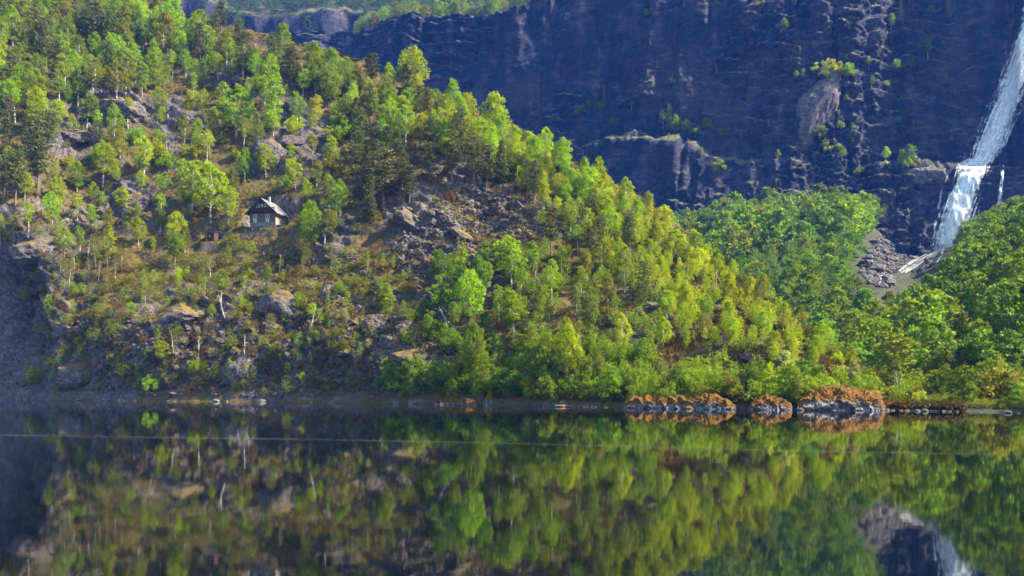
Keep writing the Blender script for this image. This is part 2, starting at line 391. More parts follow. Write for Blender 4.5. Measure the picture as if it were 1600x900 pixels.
CP2 = CP + cn * cd[..., None]
CP2[:, -1, 1] += 2.0
# top apron going back
ap = []
for k, (dy, dz) in enumerate(((3, 0.4), (12, 3), (30, 9), (60, 18), (110, 40))):
    q = CP2[:, -1].copy(); s = (q[:, 1] + dy) / q[:, 1]; q[:, 0] *= s; q[:, 1] += dy; q[:, 2] += dz + 1.5 * fbm(q, 0.05, 2, off=k); ap.append(q)
CP3 = np.concatenate([CP2, np.stack(ap, 1)], 1)
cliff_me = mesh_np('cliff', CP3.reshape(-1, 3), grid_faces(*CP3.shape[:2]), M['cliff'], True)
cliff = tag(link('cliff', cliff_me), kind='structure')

# far wall and far slope above the saddle
fpx = np.linspace(150, 1100, 240); fv = np.linspace(0, 1, 140)
FU, FV = np.meshgrid(fpx, fv, indexing='ij')
fy = 470 + 0 * FU; ztop = CH + (HOR - interp(FU, [(150, -20), (300, -10), (345, 10), (420, 30), (470, 22), (520, 16), (600, 24), (700, 26), (1100, 0)])) * 490 / F
Y_ = np.where(FV < 0.55, fy + FV / 0.55 * 18, fy + 18 + (FV - 0.55) / 0.45 * 260)
Z_ = np.where(FV < 0.55, ztop - 90 + 90 * FV / 0.55, ztop + (FV - 0.55) / 0.45 * 190)
FP = np.stack([(FU - 800) / F * Y_, Y_, Z_], -1)
FP[..., 1] += 7 * fbm(FP, (0.04, 0.04, 0.015), 4, 0.5, True); FP[..., 2] += 4 * fbm(FP, 0.03, 4) * sstep(0.5, 0.7, FV)
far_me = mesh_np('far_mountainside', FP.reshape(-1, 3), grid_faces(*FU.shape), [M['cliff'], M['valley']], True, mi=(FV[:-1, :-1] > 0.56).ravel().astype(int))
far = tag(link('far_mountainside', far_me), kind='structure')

# lake and its bed
def water_material():
    m, nt = mat('lake_water')
    geo = N(nt, 'ShaderNodeNewGeometry')
    mp = N(nt, 'ShaderNodeMapping'); mp.inputs['Scale'].default_value = (0.8, 1.0, 1.0); nt.links.new(geo.outputs['Position'], mp.inputs[0])
    n1 = noise(nt, 1.7, 3, 0.55, mp.outputs[0]); n2 = noise(nt, 0.22, 2, 0.5, mp.outputs[0])
    n3 = noise(nt, 7.0, 2, 0.5, mp.outputs[0])
    h = math_(nt, 'ADD', math_(nt, 'MULTIPLY', n1, 0.010), math_(nt, 'MULTIPLY', n2, 0.03))
    h = math_(nt, 'ADD', h, math_(nt, 'MULTIPLY', n3, 0.0012))
    b = N(nt, 'ShaderNodeBsdfPrincipled'); o = N(nt, 'ShaderNodeOutputMaterial')
    b.inputs['Base Color'].default_value = (0.0008, 0.0025, 0.004, 1); b.inputs['Roughness'].default_value = 0.03
    b.inputs['IOR'].default_value = 2.0; b.inputs['Specular IOR Level'].default_value = 0.5
    bn = N(nt, 'ShaderNodeBump', i_Strength=0.07, i_Distance=1.0)
    nt.links.new(h, bn.inputs['Height']); nt.links.new(bn.outputs[0], b.inputs['Normal']); nt.links.new(b.outputs[0], o.inputs[0])
    return m
M['water'] = water_material()
lk = mesh_np('lake', [(-1500, -900, 0), (1500, -900, 0), (1500, 380, 0), (-1500, 380, 0)], [(0, 1, 2, 3)], M['water'])
lake = tag(link('lake', lk), kind='structure')

dg = bpy.context.evaluated_depsgraph_get(); dg.update()
BV = {k: BVHTree.FromObject(o, dg) for k, o in (('hill', hill), ('valley', valley), ('cliff', cliff), ('far', far))}
CAMP = Vector((0, 0, CH))
def hit(px, py, which='hill'):
    h = BV[which].ray_cast(CAMP, ray(px, py))
    return h[0], h[1]
def drop(x, y, which='hill'):
    h = BV[which].ray_cast(Vector((x, y, 400)), Vector((0, 0, -1)))
    return h[0]

# ------------------------------------------------------------------ tree builders
def tube(path, radii, seg=6):
    path = np.asarray(path, float); n = len(path); V = []
    for k in range(n):
        t = path[min(k + 1, n - 1)] - path[max(k - 1, 0)]; t /= np.linalg.norm(t) + 1e-9
        a = np.cross(t, (0.3, 0.9, 0.1) if abs(t[2]) > 0.8 else (0, 0, 1)); a /= np.linalg.norm(a) + 1e-9; b = np.cross(t, a)
        for j in range(seg):
            th = 2 * math.pi * j / seg; V.append(path[k] + radii[k] * (math.cos(th) * a + math.sin(th) * b))
    Fc = []
    for k in range(n - 1):
        for j in range(seg):
            Fc.append((k * seg + j, k * seg + (j + 1) % seg, (k + 1) * seg + (j + 1) % seg, (k + 1) * seg + j))
    return np.array(V), np.array(Fc)
class Acc:
    def __init__(s): s.V = []; s.F = []; s.n = 0; s.m = []
    def add(s, V, Fc, mi=0):
        s.V.append(V); s.F.append(np.asarray(Fc) + s.n); s.n += len(V); s.m.append(np.full(len(Fc), mi))
    def mesh(s, name, mats, smooth=False):
        return mesh_np(name, np.concatenate(s.V), np.concatenate(s.F), mats, smooth, np.concatenate(s.m))
def leaves(centers, size, rng, flat=0.0, aspect=0.62):
    n = len(centers)
    a = rng.normal(size=(n, 3)); a[:, 2] *= (1 - flat * 0.7); a /= np.linalg.norm(a, axis=1, keepdims=True)
    b = rng.normal(size=(n, 3)); b[:, 2] *= (1 - flat * 0.7); b -= (b * a).sum(1, keepdims=True) * a; b /= np.linalg.norm(b, axis=1, keepdims=True) + 1e-9
    s = size * rng.uniform(0.6, 1.35, (n, 1))
    V = np.stack([centers - a * s, centers + b * s * aspect, centers + a * s, centers - b * s * aspect], 1).reshape(-1, 3)
    return V, np.arange(4 * n).reshape(n, 4)
def make_broadleaf(rng, H=9.0, wid=2.3, lo=0.28, clumps=54, per=54, leaf=0.165, lean=0.04, stems=1, top=0.7, clump_r=0.58):
    tr = Acc(); cr = Acc(); cents = []
    for s in range(stems):
        off = np.array([rng.uniform(-1, 1), rng.uniform(-1, 1), 0]) * (0.0 if stems == 1 else 0.35)
        ln = rng.normal(size=2) * (lean if stems == 1 else 0.16)
        hh = H * (0.93 if s == 0 else rng.uniform(0.6, 0.9))
        zs = np.linspace(-0.5, hh, 9)
        path = np.stack([off[0] + ln[0] * zs + 0.10 * np.sin(zs * 0.9 + s), off[1] + ln[1] * zs + 0.10 * np.cos(zs * 0.7), zs], 1)
        r0 = 0.0145 * H / (1 if stems == 1 else 1.5)
        tr.add(*tube(path, r0 * (1 - 0.9 * np.clip(zs / hh, 0, 1)) + 0.012))
        nc = clumps // stems
        for k in range(nc):
            f = lo + (1 - lo) * ((k + rng.uniform()) / nc) ** 0.85
            env = math.sin(math.pi * min(1, max(0.03, (f - lo + 0.06) / (1.10 - lo))) ** top) ** 0.8
            ang = k * 2.4 + rng.uniform(-0.7, 0.7); rad = wid * env * math.sqrt(rng.uniform(0.12, 1.0)) * rng.uniform(0.75, 1.15)
            z = f * hh
            st = np.array([np.interp(z * 0.82, zs, path[:, 0]), np.interp(z * 0.82, zs, path[:, 1]), max(0.5, z * 0.82 - 0.25 * rad)])
            en = np.array([np.interp(z, zs, path[:, 0]) + rad * math.cos(ang), np.interp(z, zs, path[:, 1]) + rad * math.sin(ang), z + rng.uniform(-0.15, 0.25)])
            if rad > 0.35 * wid and k % 2 == 0:
                mid = (st + en) / 2 + np.array([0, 0, 0.18 * rad])
                tr.add(*tube([st, mid, en], [0.008 * H * (1 - f) + 0.02, 0.025, 0.01], 4))
            R_ = clump_r * rng.uniform(0.6, 1.25) * (0.55 + 0.6 * env)
            q = rng.normal(size=(int(per * rng.uniform(0.6, 1.3)), 3)); q /= np.linalg.norm(q, axis=1, keepdims=True)
            q *= (rng.uniform(0.15, 1, (len(q), 1)) ** 0.5) * R_ * np.array([1.15, 1.15, 0.8])
            q[:, 2] -= 0.18 * (q[:, 0] ** 2 + q[:, 1] ** 2) / max(R_, .1)
            cents.append(en + q)
    c = np.concatenate(cents)
    cr.add(*leaves(c, leaf, rng))
    return tr, cr
def make_pine(rng, H=10.0, wid=2.0, lo=0.3, whorls=13, leaf=0.22, spruce=False):
    tr = Acc(); cr = Acc(); cents = []
    zs = np.linspace(-0.5, H, 8); ph = rng.uniform(0, 6)
    path = np.stack([0.12 * np.sin(zs * 0.5 + ph), 0.12 * np.cos(zs * 0.4 + ph), zs], 1)
    tr.add(*tube(path, 0.02 * H * (1 - 0.92 * np.clip(zs / H, 0, 1)) + 0.015))
    for k in range(whorls):
        f = lo + (0.99 - lo) * (k / (whorls - 1)); z = f * H
        env = (1 - f) / (1 - lo)
        rr = wid * (env ** 0.8 if spruce else (0.35 + 0.65 * math.sin(math.pi * min(1, env * 0.78 + 0.08)))) * rng.uniform(0.7, 1.2)
        nb = 6 if spruce else rng.integers(3, 6)
        for j in range(nb):
            an = 2 * math.pi * j / nb + rng.uniform(-0.5, 0.5); L = rr * rng.uniform(0.55, 1.1) + 0.15
            st = np.array([np.interp(z, zs, path[:, 0]), np.interp(z, zs, path[:, 1]), z])
            en = st + np.array([L * math.cos(an), L * math.sin(an), (-0.25 if spruce else rng.uniform(-0.1, 0.25)) * L])
            tr.add(*tube([st, (st + en) / 2 + np.array([0, 0, 0.05]), en], [0.045, 0.03, 0.01], 3))
            m = int(34 * L / wid) + 14; u = rng.uniform(0.25, 1.05, (m, 1))
            q = st + (en - st) * u + rng.normal(size=(m, 3)) * np.array([0.24, 0.24, 0.10]) * (1 if spruce else 1.25)
            cents.append(q)
    cr.add(*leaves(np.concatenate(cents), leaf, rng, 0.55, 0.4)); return tr, cr
def make_twiggy(rng, H=7.0, wid=1.5):
    tr = Acc(); cr = Acc(); cents = []
    zs = np.linspace(-0.4, H, 8); l = rng.normal(size=2) * 0.05
    path = np.stack([l[0] * zs, l[1] * zs + 0.1 * np.sin(zs), zs], 1)
    tr.add(*tube(path, 0.015 * H * (1 - 0.9 * np.clip(zs / H, 0, 1)) + 0.012))
    for k in range(34):
        z = H * rng.uniform(0.3, 1.0); an = rng.uniform(0, 6.28); L = wid * (1.15 - z / H) * rng.uniform(0.5, 1.2) + 0.25
        st = np.array([l[0] * z, l[1] * z, z]); en = st + np.array([L * math.cos(an), L * math.sin(an), L * rng.uniform(0.3, 0.9)])
        tr.add(*tube([st, (st + en) / 2 + np.array([0, 0, 0.06]), en], [0.03, 0.02, 0.008], 3))
        m = rng.integers(12, 26); cents.append(st + (en - st) * rng.uniform(0.4, 1.1, (m, 1)) + rng.normal(size=(m, 3)) * 0.2)
    cr.add(*leaves(np.concatenate(cents), 0.13, rng)); return tr, cr
def make_shrub(rng, H=3.2, wid=2.0, clumps=34, per=58, leaf=0.15):
    tr = Acc(); cr = Acc(); cents = []
    for k in range(clumps):
        an = rng.uniform(0, 6.28); el = math.asin(rng.uniform(0.02, 1.0)); rr = rng.uniform(0.5, 1.0)
        en = np.array([wid * rr * math.cos(el) * math.cos(an), wid * rr * math.cos(el) * math.sin(an), 0.25 + H * rr * math.sin(el) * rng.uniform(0.8, 1.1)])
        if k % 3 == 0: tr.add(*tube([np.array([0.12 * math.cos(an), 0.12 * math.sin(an), -0.4]), en * np.array([0.35, 0.35, 0.55]), en], [0.05, 0.035, 0.012], 4))
        q = rng.normal(size=(int(per * rng.uniform(0.6, 1.3)), 3)); q /= np.linalg.norm(q, axis=1, keepdims=True)
        cents.append(en + q * rng.uniform(0.2, 1, (len(q), 1)) ** 0.5 * 0.6 * rng.uniform(0.6, 1.2))
    c = np.concatenate(cents); c[:, 2] = np.maximum(c[:, 2], 0.02)
    cr.add(*leaves(c, leaf, rng)); return tr, cr

KIT = {}
def kit(key, fn, n, matt, matc, **kw):
    L = []
    for k in range(n):
        rng = np.random.default_rng(hash(key) % 1000 if False else sum(map(ord, key)) * 31 + k)
        tr, cr = fn(rng, **{a: (v(rng) if callable(v) else v) for a, v in kw.items()})
        tm = tr.mesh(key + '_trunk', matt, True); cm = cr.mesh(key + '_crown', matc)
        zmax = max(v[:, 2].max() for v in cr.V)
        L.append((tm, cm, float(zmax), tr, cr))
    KIT[key] = L
kit('birch', make_broadleaf, 9, M['birchbark'], M['leaf'], wid=lambda r: r.uniform(1.7, 2.4), lo=lambda r: r.uniform(0.2, 0.42), top=lambda r: r.uniform(0.75, 1.2))
kit('thin_birch', make_broadleaf, 5, M['birchbark'], M['leaf'], wid=lambda r: r.uniform(1.2, 1.6), lo=lambda r: r.uniform(0.35, 0.5), clumps=26, per=46, leaf=0.17, top=lambda r: r.uniform(0.85, 1.25))
kit('round_tree', make_broadleaf, 5, M['bark'], M['leaf'], H=8.0, wid=lambda r: r.uniform(2.5, 3.1), lo=0.14, clumps=58, per=64, clump_r=0.72, top=0.95)
kit('column_tree', make_broadleaf, 2, M['birchbark'], M['leaf'], H=11, wid=1.35, lo=0.08, clumps=48, per=62, top=0.62)
kit('alder', make_broadleaf, 5, M['bark'], M['leaf'], H=6.0, wid=lambda r: r.uniform(1.8, 2.3), lo=0.12, clumps=48, per=50, stems=3, leaf=0.16, clump_r=0.6)
kit('pine', make_pine, 6, M['bark'], M['needle'], lo=lambda r: r.uniform(0.22, 0.42), wid=lambda r: r.uniform(1.6, 2.3))
kit('spruce', make_pine, 3, M['bark'], M['needle'], lo=0.1, wid=1.9, whorls=18, spruce=True)
kit('bare_birch', make_twiggy, 4, M['birchbark'], M['leaf'])
kit('shrub', make_shrub, 6, M['bark'], M['leaf'])
kit('valley_tree', make_broadleaf, 6, M['bark'], M['leaf'], H=9.0, wid=lambda r: r.uniform(2.3, 3.3), lo=0.14, clumps=40, per=36, leaf=0.27, clump_r=0.78, top=0.95)

TINT = {'bright': (0.265, 0.345, 0.020), 'yellow': (0.310, 0.345, 0.022), 'mid': (0.195, 0.270, 0.024), 'deep': (0.105, 0.165, 0.028),
        'olive': (0.195, 0.205, 0.036), 'brown': (0.160, 0.105, 0.045), 'pine': (0.115, 0.125, 0.040), 'cool': (0.155, 0.225, 0.036), 'pale': (0.32, 0.33, 0.16), 'lime': (0.25, 0.37, 0.026)}
TREES = []     # records for labelling
def put_tree(key, loc, height, tint, wscale=1.0, vi=None, name=None, cat=None, parts=True, lean=0.0):
    L = KIT[key]; vi = random.randrange(len(L)) if vi is None else vi
    tm, cm, zmax, _, _ = L[vi]; s = height / zmax
    j = [random.uniform(0.88, 1.12) for _ in range(3)]; b = random.uniform(0.85, 1.15)
    col = tuple(c * b * jj for c, jj in zip(TINT[tint], j)) + (1.0,)
    root = bpy.data.objects.new(name or key, None); root.empty_display_size = 0.5; COL.objects.link(root)
    root.location = loc; root.rotation_euler = (lean * 0.4, lean, random.uniform(0, 6.283)); root.scale = (s * wscale, s * wscale, s)
    a = link('trunk', tm, root); c = link('crown', cm, root); c.color = col; a.color = col
    px, py = proj(loc)
    TREES.append(dict(o=root, key=key, name=name or key, px=float(px), py=float(py), h=height * F / loc[1], tint=tint, cat=cat))
    return root
def hero(px, py, hpx, key, tint, wscale=1.0, which='hill', lean=0.0, name=None, vi=None):
    p, n = hit(px, py, which)
    if p is None: return None
    return put_tree(key, (p.x, p.y, p.z - 0.15), hpx * p.y / F, tint, wscale, name=name, lean=lean, vi=vi)
#@@PART2

def tri_leaves(n): return np.arange(n).reshape(-1, 4)[:, :3]

# ------------------------------------------------------------------ rocks
def make_rock(seed, planes=16, sub=3, rough=0.10, squash=(1, 1, 0.75)):
    rng = np.random.default_rng(seed); bm = bmesh.new(); bmesh.ops.create_icosphere(bm, subdivisions=sub, radius=1.0)
    V = np.array([v.co[:] for v in bm.verts]); Fc = np.array([[v.index for v in f.verts] for f in bm.faces]); bm.free()
    n = rng.normal(size=(planes, 3)); n /= np.linalg.norm(n, axis=1, keepdims=True); dd = rng.uniform(0.62, 1.0, planes)
    dots = V @ n.T; r = np.min(np.where(dots > 0.05, dd / np.maximum(dots, 0.05), 9), axis=1); r = np.minimum(r, 1.25)
    P_ = V * r[:, None]
    P_ += V * (rough * fbm(P_, 2.2, 4, 0.6, off=seed))[:, None]
    P_ += V * (rough * 0.5 * fbm(P_, 6.0, 3, 0.6, ridged=True, off=seed + 9))[:, None]
    return P_ * np.array(squash), Fc
BOULDERS = [mesh_np('boulder', *make_rock(100 + k, 12, 2, 0.08), M['shorerock']) for k in range(7)]
PALE = [mesh_np('shore_stone', *make_rock(170 + k, 12, 2, 0.08), M['palestone']) for k in range(7)]
SCREE = [mesh_np('scree_boulder', *make_rock(140 + k, 10, 2, 0.10), M['screerock']) for k in range(6)]
ROCKREC = []
def put_rock(me, loc, scale, rz, name, label, cat, group=None):
    o = link(name, me, loc=loc); o.scale = scale; o.rotation_euler = (random.uniform(-.15, .15), random.uniform(-.15, .15), rz)
    tag(o, label, cat, group); return o
# crags standing out of the slope: column, row, width and height in photo pixels, tilt, label
CRAGS = [
    (190, 176, 92, 54, 8, 'broad rounded crag below the birch wood at upper left'),
    (282, 186, 64, 40, -6, 'orange brown crag just right of the broad rounded crag'),
    (395, 134, 78, 22, 10, 'low pale ledge of rock under the skyline birches'),
    (466, 178, 46, 48, 25, 'dark overhanging slab of rock above the humped crag'),
    (482, 218, 86, 52, 4, 'large humped purple grey crag high above the cabin'),
    (424, 244, 46, 54, -10, 'steep brown crag between the cabin and the humped crag'),
    (270, 238, 28, 34, 0, 'small upright grey crag with a pale birch trunk before it'),
    (108, 214, 72, 26, 4, 'flat dark crag with a pale top edge near left edge'),
    (205, 320, 52, 34, -12, 'reddish crag left of the cabin, above the red shed'),
    (132, 348, 46, 26, 10, 'purple slab of rock left of the red shed'),
    (50, 390, 60, 40, 0, 'pale lipped crag over the dark cove at left'),
    (640, 345, 70, 30, 30, 'tilted rock rib at the top of the scree'),
    (730, 372, 74, 22, 30, 'dark tilted rib of rock in the middle of the scree'),
    (690, 418, 60, 24, 34, 'lower tilted rock rib on the scree'),
    (590, 512, 56, 40, 8, 'squared orange topped crag on the lower slope'),
    (640, 560, 70, 36, -8, 'brown crag just above the shoreline bushes'),
    (440, 486, 80, 60, 6, 'blue grey rock face on the lower slope below the cabin'),
    (285, 498, 110, 50, -6, 'wide blue grey rock face above the lower left shore'),
    (512, 470, 34, 46, 12, 'narrow brown slab beside a leaning pale trunk'),
    (120, 590, 90, 60, 4, 'jagged grey rock face at the water, left of the shore'),
    (372, 582, 60, 60, -4, 'blue grey crag standing at the waterline below the cabin'),
    (1030, 486, 62, 26, 24, 'brown crag among the birches right of the scree'),
    (1000, 520, 34, 26, 0, 'small pale crag beside the white flowering bush'),
    (1190, 562, 50, 30, 0, 'dark crag below the orange bank near the right shore'),
]
def rockat(px, py, wpx, hpx, tilt, label, which='hill', depth=0.8, m='rock', name='rock_crag', sub=4, planes=26, cat='rock', sink=0.35):
    p, n = hit(px, py, which)
    if p is None: return None
    s = p.y / F; seed = int(px * 7 + py)
    V, Fc = make_rock(seed, planes, sub, 0.13, (1, 1, 1))
    a = np.array(Euler((0, math.radians(tilt), 0)).to_matrix())
    V = (V * np.array([wpx * s * 0.55, wpx * s * 0.5 * depth, hpx * s * 0.58])) @ a.T
    ax = np.array([p.x, p.y, p.z]); me = mesh_np(name, V, Fc, M[m], False)
    o = link(name, me, loc=(p.x, p.y + sink * wpx * s * depth * 0.5, p.z - 0.02 * hpx * s)); tag(o, label, cat, 'crags on the hillside' if which == 'hill' else None)
    return o
for c in CRAGS: rockat(*c)

# ------------------------------------------------------------------ scattered trees of the hillside
def inpoly(x, y, poly):
    r = False; n = len(poly); j = n - 1
    for i in range(n):
        xi, yi = poly[i]; xj, yj = poly[j]
        if (yi > y) != (yj > y) and x < (xj - xi) * (y - yi) / (yj - yi) + xi: r = not r
        j = i
    return r
def pick(d):
    t = random.uniform(0, sum(d.values()))
    for k, v in d.items():
        t -= v
        if t <= 0: return k
    return k
NAMES = {'birch': 'birch_tree', 'thin_birch': 'birch_tree', 'column_tree': 'birch_tree', 'round_tree': 'round_broadleaf_tree', 'alder': 'alder_tree', 'pine': 'pine_tree',
         'spruce': 'spruce_tree', 'bare_birch': 'twiggy_birch', 'shrub': 'shrub', 'valley_tree': 'broadleaf_tree'}
PTS = []
def free(p, sp):
    for q, s in PTS:
        m = min(sp, s)
        if abs(q.x - p.x) < m and abs(q.y - p.y) < m and (q.x - p.x) ** 2 + (q.y - p.y) ** 2 < m * m: return False
    return True
BLOCK = [(372, 300, 472, 366), (310, 352, 345, 385)]
def scatter(poly, sp, kinds, tints, hr, tries=500, cap=999):
    xs = [q[0] for q in poly]; ys = [q[1] for q in poly]; k = 0
    for _ in range(tries):
        x, y = random.uniform(min(xs), max(xs)), random.uniform(min(ys), max(ys))
        if not inpoly(x, y, poly): continue
        key = pick(kinds); hp = random.uniform(*hr) * (0.5 if key == 'shrub' else 0.98 if key in ('pine', 'spruce') else 0.8)
        if any(a - 6 < x < c + 6 and y > b and y - hp < d_ for a, b, c, d_ in BLOCK): continue
        p, n = hit(x, y)
        if p is None or not free(p, sp): continue
        PTS.append((p.copy(), sp)); t = 'pine' if key in ('pine', 'spruce') else pick(tints)
        put_tree(key, (p.x, p.y, p.z - 0.2), hp * p.y / F, t, random.uniform(0.85, 1.15), name=NAMES[key]); k += 1
        if k >= cap: break
    return k
# single trees that stand out
HEROES = [(275, 388, 62, 'round_tree', 'bright', .8), (172, 404, 58, 'column_tree', 'bright', 1.3), (426, 205, 105, 'column_tree', 'bright', 1.1), (368, 218, 88, 'birch', 'lime', 1.25), (484, 388, 78, 'round_tree', 'mid', .75),
          (462, 300, 56, 'birch', 'yellow', 1), (330, 345, 95, 'birch', 'bright', 1.1), (300, 330, 85, 'birch', 'bright', 1), (356, 350, 62, 'birch', 'yellow', 1.1), (606, 490, 50, 'column_tree', 'bright', 1.5), (76, 492, 34, 'round_tree', 'lime', .7),
          (58, 525, 20, 'birch', 'bright', 1.2), (733, 500, 82, 'round_tree', 'bright', .85), (800, 445, 70, 'birch', 'mid', 1.1), (740, 590, 92, 'round_tree', 'mid', .7), (805, 530, 80, 'birch', 'mid', 1.3), (890, 590, 88, 'round_tree', 'yellow', .75),
          (258, 575, 46, 'birch', 'bright', 1.4), (202, 505, 36, 'thin_birch', 'bright', 1.3), (240, 608, 28, 'shrub', 'bright', 1), (345, 480, 60, 'thin_birch', 'olive', 1.2), (540, 575, 48, 'birch', 'olive', 1.5), (1022, 618, 36, 'round_tree', 'lime', .8),
          (1288, 395, 1, 'shrub', 'mid', 1), (1400, 612, 95, 'thin_birch', 'olive', 2.0), (1260, 600, 45, 'shrub', 'deep', 1.2), (640, 150, 82, 'round_tree', 'bright', .9), (775, 218, 78, 'round_tree', 'bright', .9), (225, 285, 75, 'thin_birch', 'yellow', 1.2),
          (160, 290, 70, 'birch', 'bright', 1.1), (120, 300, 50, 'birch', 'mid', 1.2), (60, 310, 130, 'pine', 'pine', .8), (25, 320, 90, 'pine', 'pine', 1), (600, 330, 100, 'pine', 'pine', 1.3), (578, 345, 75, 'spruce', 'pine', 1), (706, 290, 90, 'pine', 'pine', 1.1),
          (760, 300, 78, 'pine', 'pine', 1.1), (740, 290, 85, 'pine', 'pine', 1), (667, 205, 70, 'spruce', 'pine', .9), (578, 200, 72, 'pine', 'pine', 1), (455, 130, 60, 'pine', 'pine', 1.2), (720, 240, 75, 'pine', 'pine', .9), (345, 55, 55, 'pine', 'pine', 1.1), (312, 105, 70, 'pine', 'pine', .9),
          (925, 425, 75, 'pine', 'pine', 1.2), (860, 400, 80, 'pine', 'pine', 1.1), (640, 320, 65, 'pine', 'pine', 1.1), (415, 320, 1, 'shrub', 'mid', 1)]
for h in HEROES:
    if h[2] < 5: continue
    o = hero(h[0], h[1], h[2], h[3], h[4], h[5], name=NAMES[h[3]])
    if o: PTS.append((Vector(o.location), 2.2))
BR = {'bright': .45, 'mid': .3, 'yellow': .12, 'olive': .13}
scatter([(-20, 0), (270, 40), (300, 120), (230, 150), (140, 165), (60, 190), (-20, 200)], 2.8, {'birch': .75, 'thin_birch': .17, 'pine': .08}, {'mid': .4, 'bright': .4, 'olive': .2}, (55, 90), 700)
scatter([(270, 50), (420, 95), (560, 130), (650, 160), (700, 250), (560, 220), (520, 170), (430, 140), (300, 120)], 2.8, {'birch': .78, 'pine': .1, 'round_tree': .12}, BR, (52, 82), 600)
scatter([(650, 155), (760, 205), (850, 250), (980, 325), (1000, 420), (900, 330), (820, 290), (700, 230)], 2.6, {'birch': .75, 'round_tree': .2, 'pine': .05}, {'bright': .6, 'yellow': .2, 'mid': .2}, (50, 82), 600)
scatter([(980, 320), (1100, 405), (1200, 478), (1300, 560), (1250, 585), (1100, 540), (1000, 450), (930, 380)], 2.2, {'birch': .7, 'thin_birch': .15, 'round_tree': .15}, {'yellow': .42, 'bright': .33, 'olive': .15, 'mid': .1}, (42, 70), 800)
scatter([(850, 330), (1000, 430), (1100, 540), (950, 600), (820, 580), (760, 500), (830, 430)], 2.9, {'birch': .5, 'thin_birch': .35, 'round_tree': .05, 'pine': .1}, {'mid': .3, 'olive': .3, 'bright': .25, 'yellow': .15}, (50, 80), 600)
scatter([(610, 600), (700, 590), (850, 590), (1000, 600), (1250, 612), (1250, 634), (980, 630), (610, 625)], 2.0, {'alder': .6, 'shrub': .4}, {'deep': .25, 'mid': .4, 'olive': .25, 'cool': .1}, (40, 72), 700)
scatter([(1150, 560), (1300, 560), (1430, 610), (1440, 636), (1250, 610), (1150, 590)], 1.9, {'alder': .35, 'shrub': .65}, {'yellow': .35, 'pale': .2, 'olive': .3, 'mid': .15}, (40, 62), 500)
scatter([(690, 430), (820, 420), (860, 590), (700, 600), (650, 605)], 2.9, {'round_tree': .3, 'birch': .35, 'alder': .35}, {'mid': .5, 'bright': .25, 'deep': .25}, (50, 78), 260)
scatter([(560, 230), (700, 220), (810, 305), (760, 300), (640, 290), (600, 340), (540, 330)], 2.9, {'pine': .9, 'spruce': .1}, BR, (55, 82), 150, 16)
scatter([(820, 310), (950, 360), (940, 440), (850, 420)], 2.9, {'pine': .9, 'birch': .1}, BR, (50, 74), 150, 12)
scatter([(0, 180), (80, 180), (70, 330), (0, 340)], 3.3, {'pine': .8, 'birch': .2}, BR, (60, 85), 120, 12)
scatter([(95, 405), (205, 425), (180, 455), (90, 450)], 1.7, {'bare_birch': 1}, {'brown': .8, 'olive': .2}, (42, 58), 120, 14)
scatter([(0, 190), (140, 200), (300, 150), (420, 160), (560, 200), (560, 330), (470, 420), (300, 430), (100, 400), (0, 400)], 2.9, {'birch': .45, 'thin_birch': .37, 'shrub': .18}, {'bright': .3, 'mid': .25, 'yellow': .25, 'olive': .2}, (40, 74), 420)
scatter([(70, 400), (300, 420), (600, 400), (680, 470), (600, 612), (80, 612)], 3.2, {'thin_birch': .25, 'bare_birch': .35, 'shrub': .4}, {'olive': .3, 'brown': .2, 'mid': .25, 'bright': .25}, (26, 52), 330)
scatter([(590, 300), (760, 250), (850, 300), (830, 470), (690, 470), (590, 420)], 4.7, {'shrub': .6, 'bare_birch': .4}, {'olive': .4, 'brown': .3, 'mid': .3}, (18, 36), 160)

# young trees and saplings filling the gaps: too many and too small to tell apart
def infill(poly, n, hr, name, label, tint, key='birch', keep=0.3, grow=1.5):
    xs = [q[0] for q in poly]; ys = [q[1] for q in poly]; VV = []; tot = 0
    for _ in range(n * 4):
        if tot >= n: break
        x, y = random.uniform(min(xs), max(xs)), random.uniform(min(ys), max(ys))
        if not inpoly(x, y, poly) or (378 < x < 462 and 335 < y < 384): continue
        p, _n = hit(x, y)
        if p is None: continue
        _, _, zmax, tr, cr = random.choice(KIT[key]); h = random.uniform(*hr) * p.y / F
        V = np.concatenate(cr.V).reshape(-1, 4, 3); V = V[RNG.random(len(V)) < keep] * (h / zmax); c0 = V.mean(1, keepdims=True); V = c0 + (V - c0) * grow
        a = random.uniform(0, 6.28); R2 = np.array([[math.cos(a), -math.sin(a), 0], [math.sin(a), math.cos(a), 0], [0, 0, 1]])
        VV.append(V.reshape(-1, 3) @ R2.T + np.array(p)); tot += 1
    V = np.concatenate(VV); o = link(name, mesh_np(name, V, tri_leaves(len(V)), M['woodleaf'])); tag(o, label, 'saplings', kind='stuff'); o.color = (*TINT[tint], 1)
infill([(640, 165), (760, 212), (850, 256), (980, 330), (1100, 408), (1200, 482), (1300, 565), (1250, 590), (1080, 550), (960, 440), (850, 330), (760, 270), (660, 215)], 300, (20, 46), 'sapling_thicket', 'yellow green saplings filling the gaps along the ridge and right slope', 'yellow', keep=.17, grow=1.9)
infill([(-20, 5), (270, 45), (420, 95), (640, 155), (680, 240), (560, 215), (430, 150), (250, 140), (60, 185), (-20, 195)], 200, (18, 42), 'sapling_thicket', 'green saplings under the upper left birch wood', 'mid', keep=.17, grow=1.9)
infill([(610, 590), (860, 540), (960, 560), (1250, 590), (1420, 618), (1400, 634), (980, 630), (610, 624)], 200, (16, 40), 'waterside_thicket', 'dense low bushes along the shore under the alders', 'mid', 'shrub', .3)
infill([(850, 340), (1000, 430), (1100, 540), (950, 600), (820, 580), (770, 500)], 160, (18, 44), 'sapling_thicket', 'green saplings between the birches of the middle right slope', 'mid', keep=.17, grow=1.9)
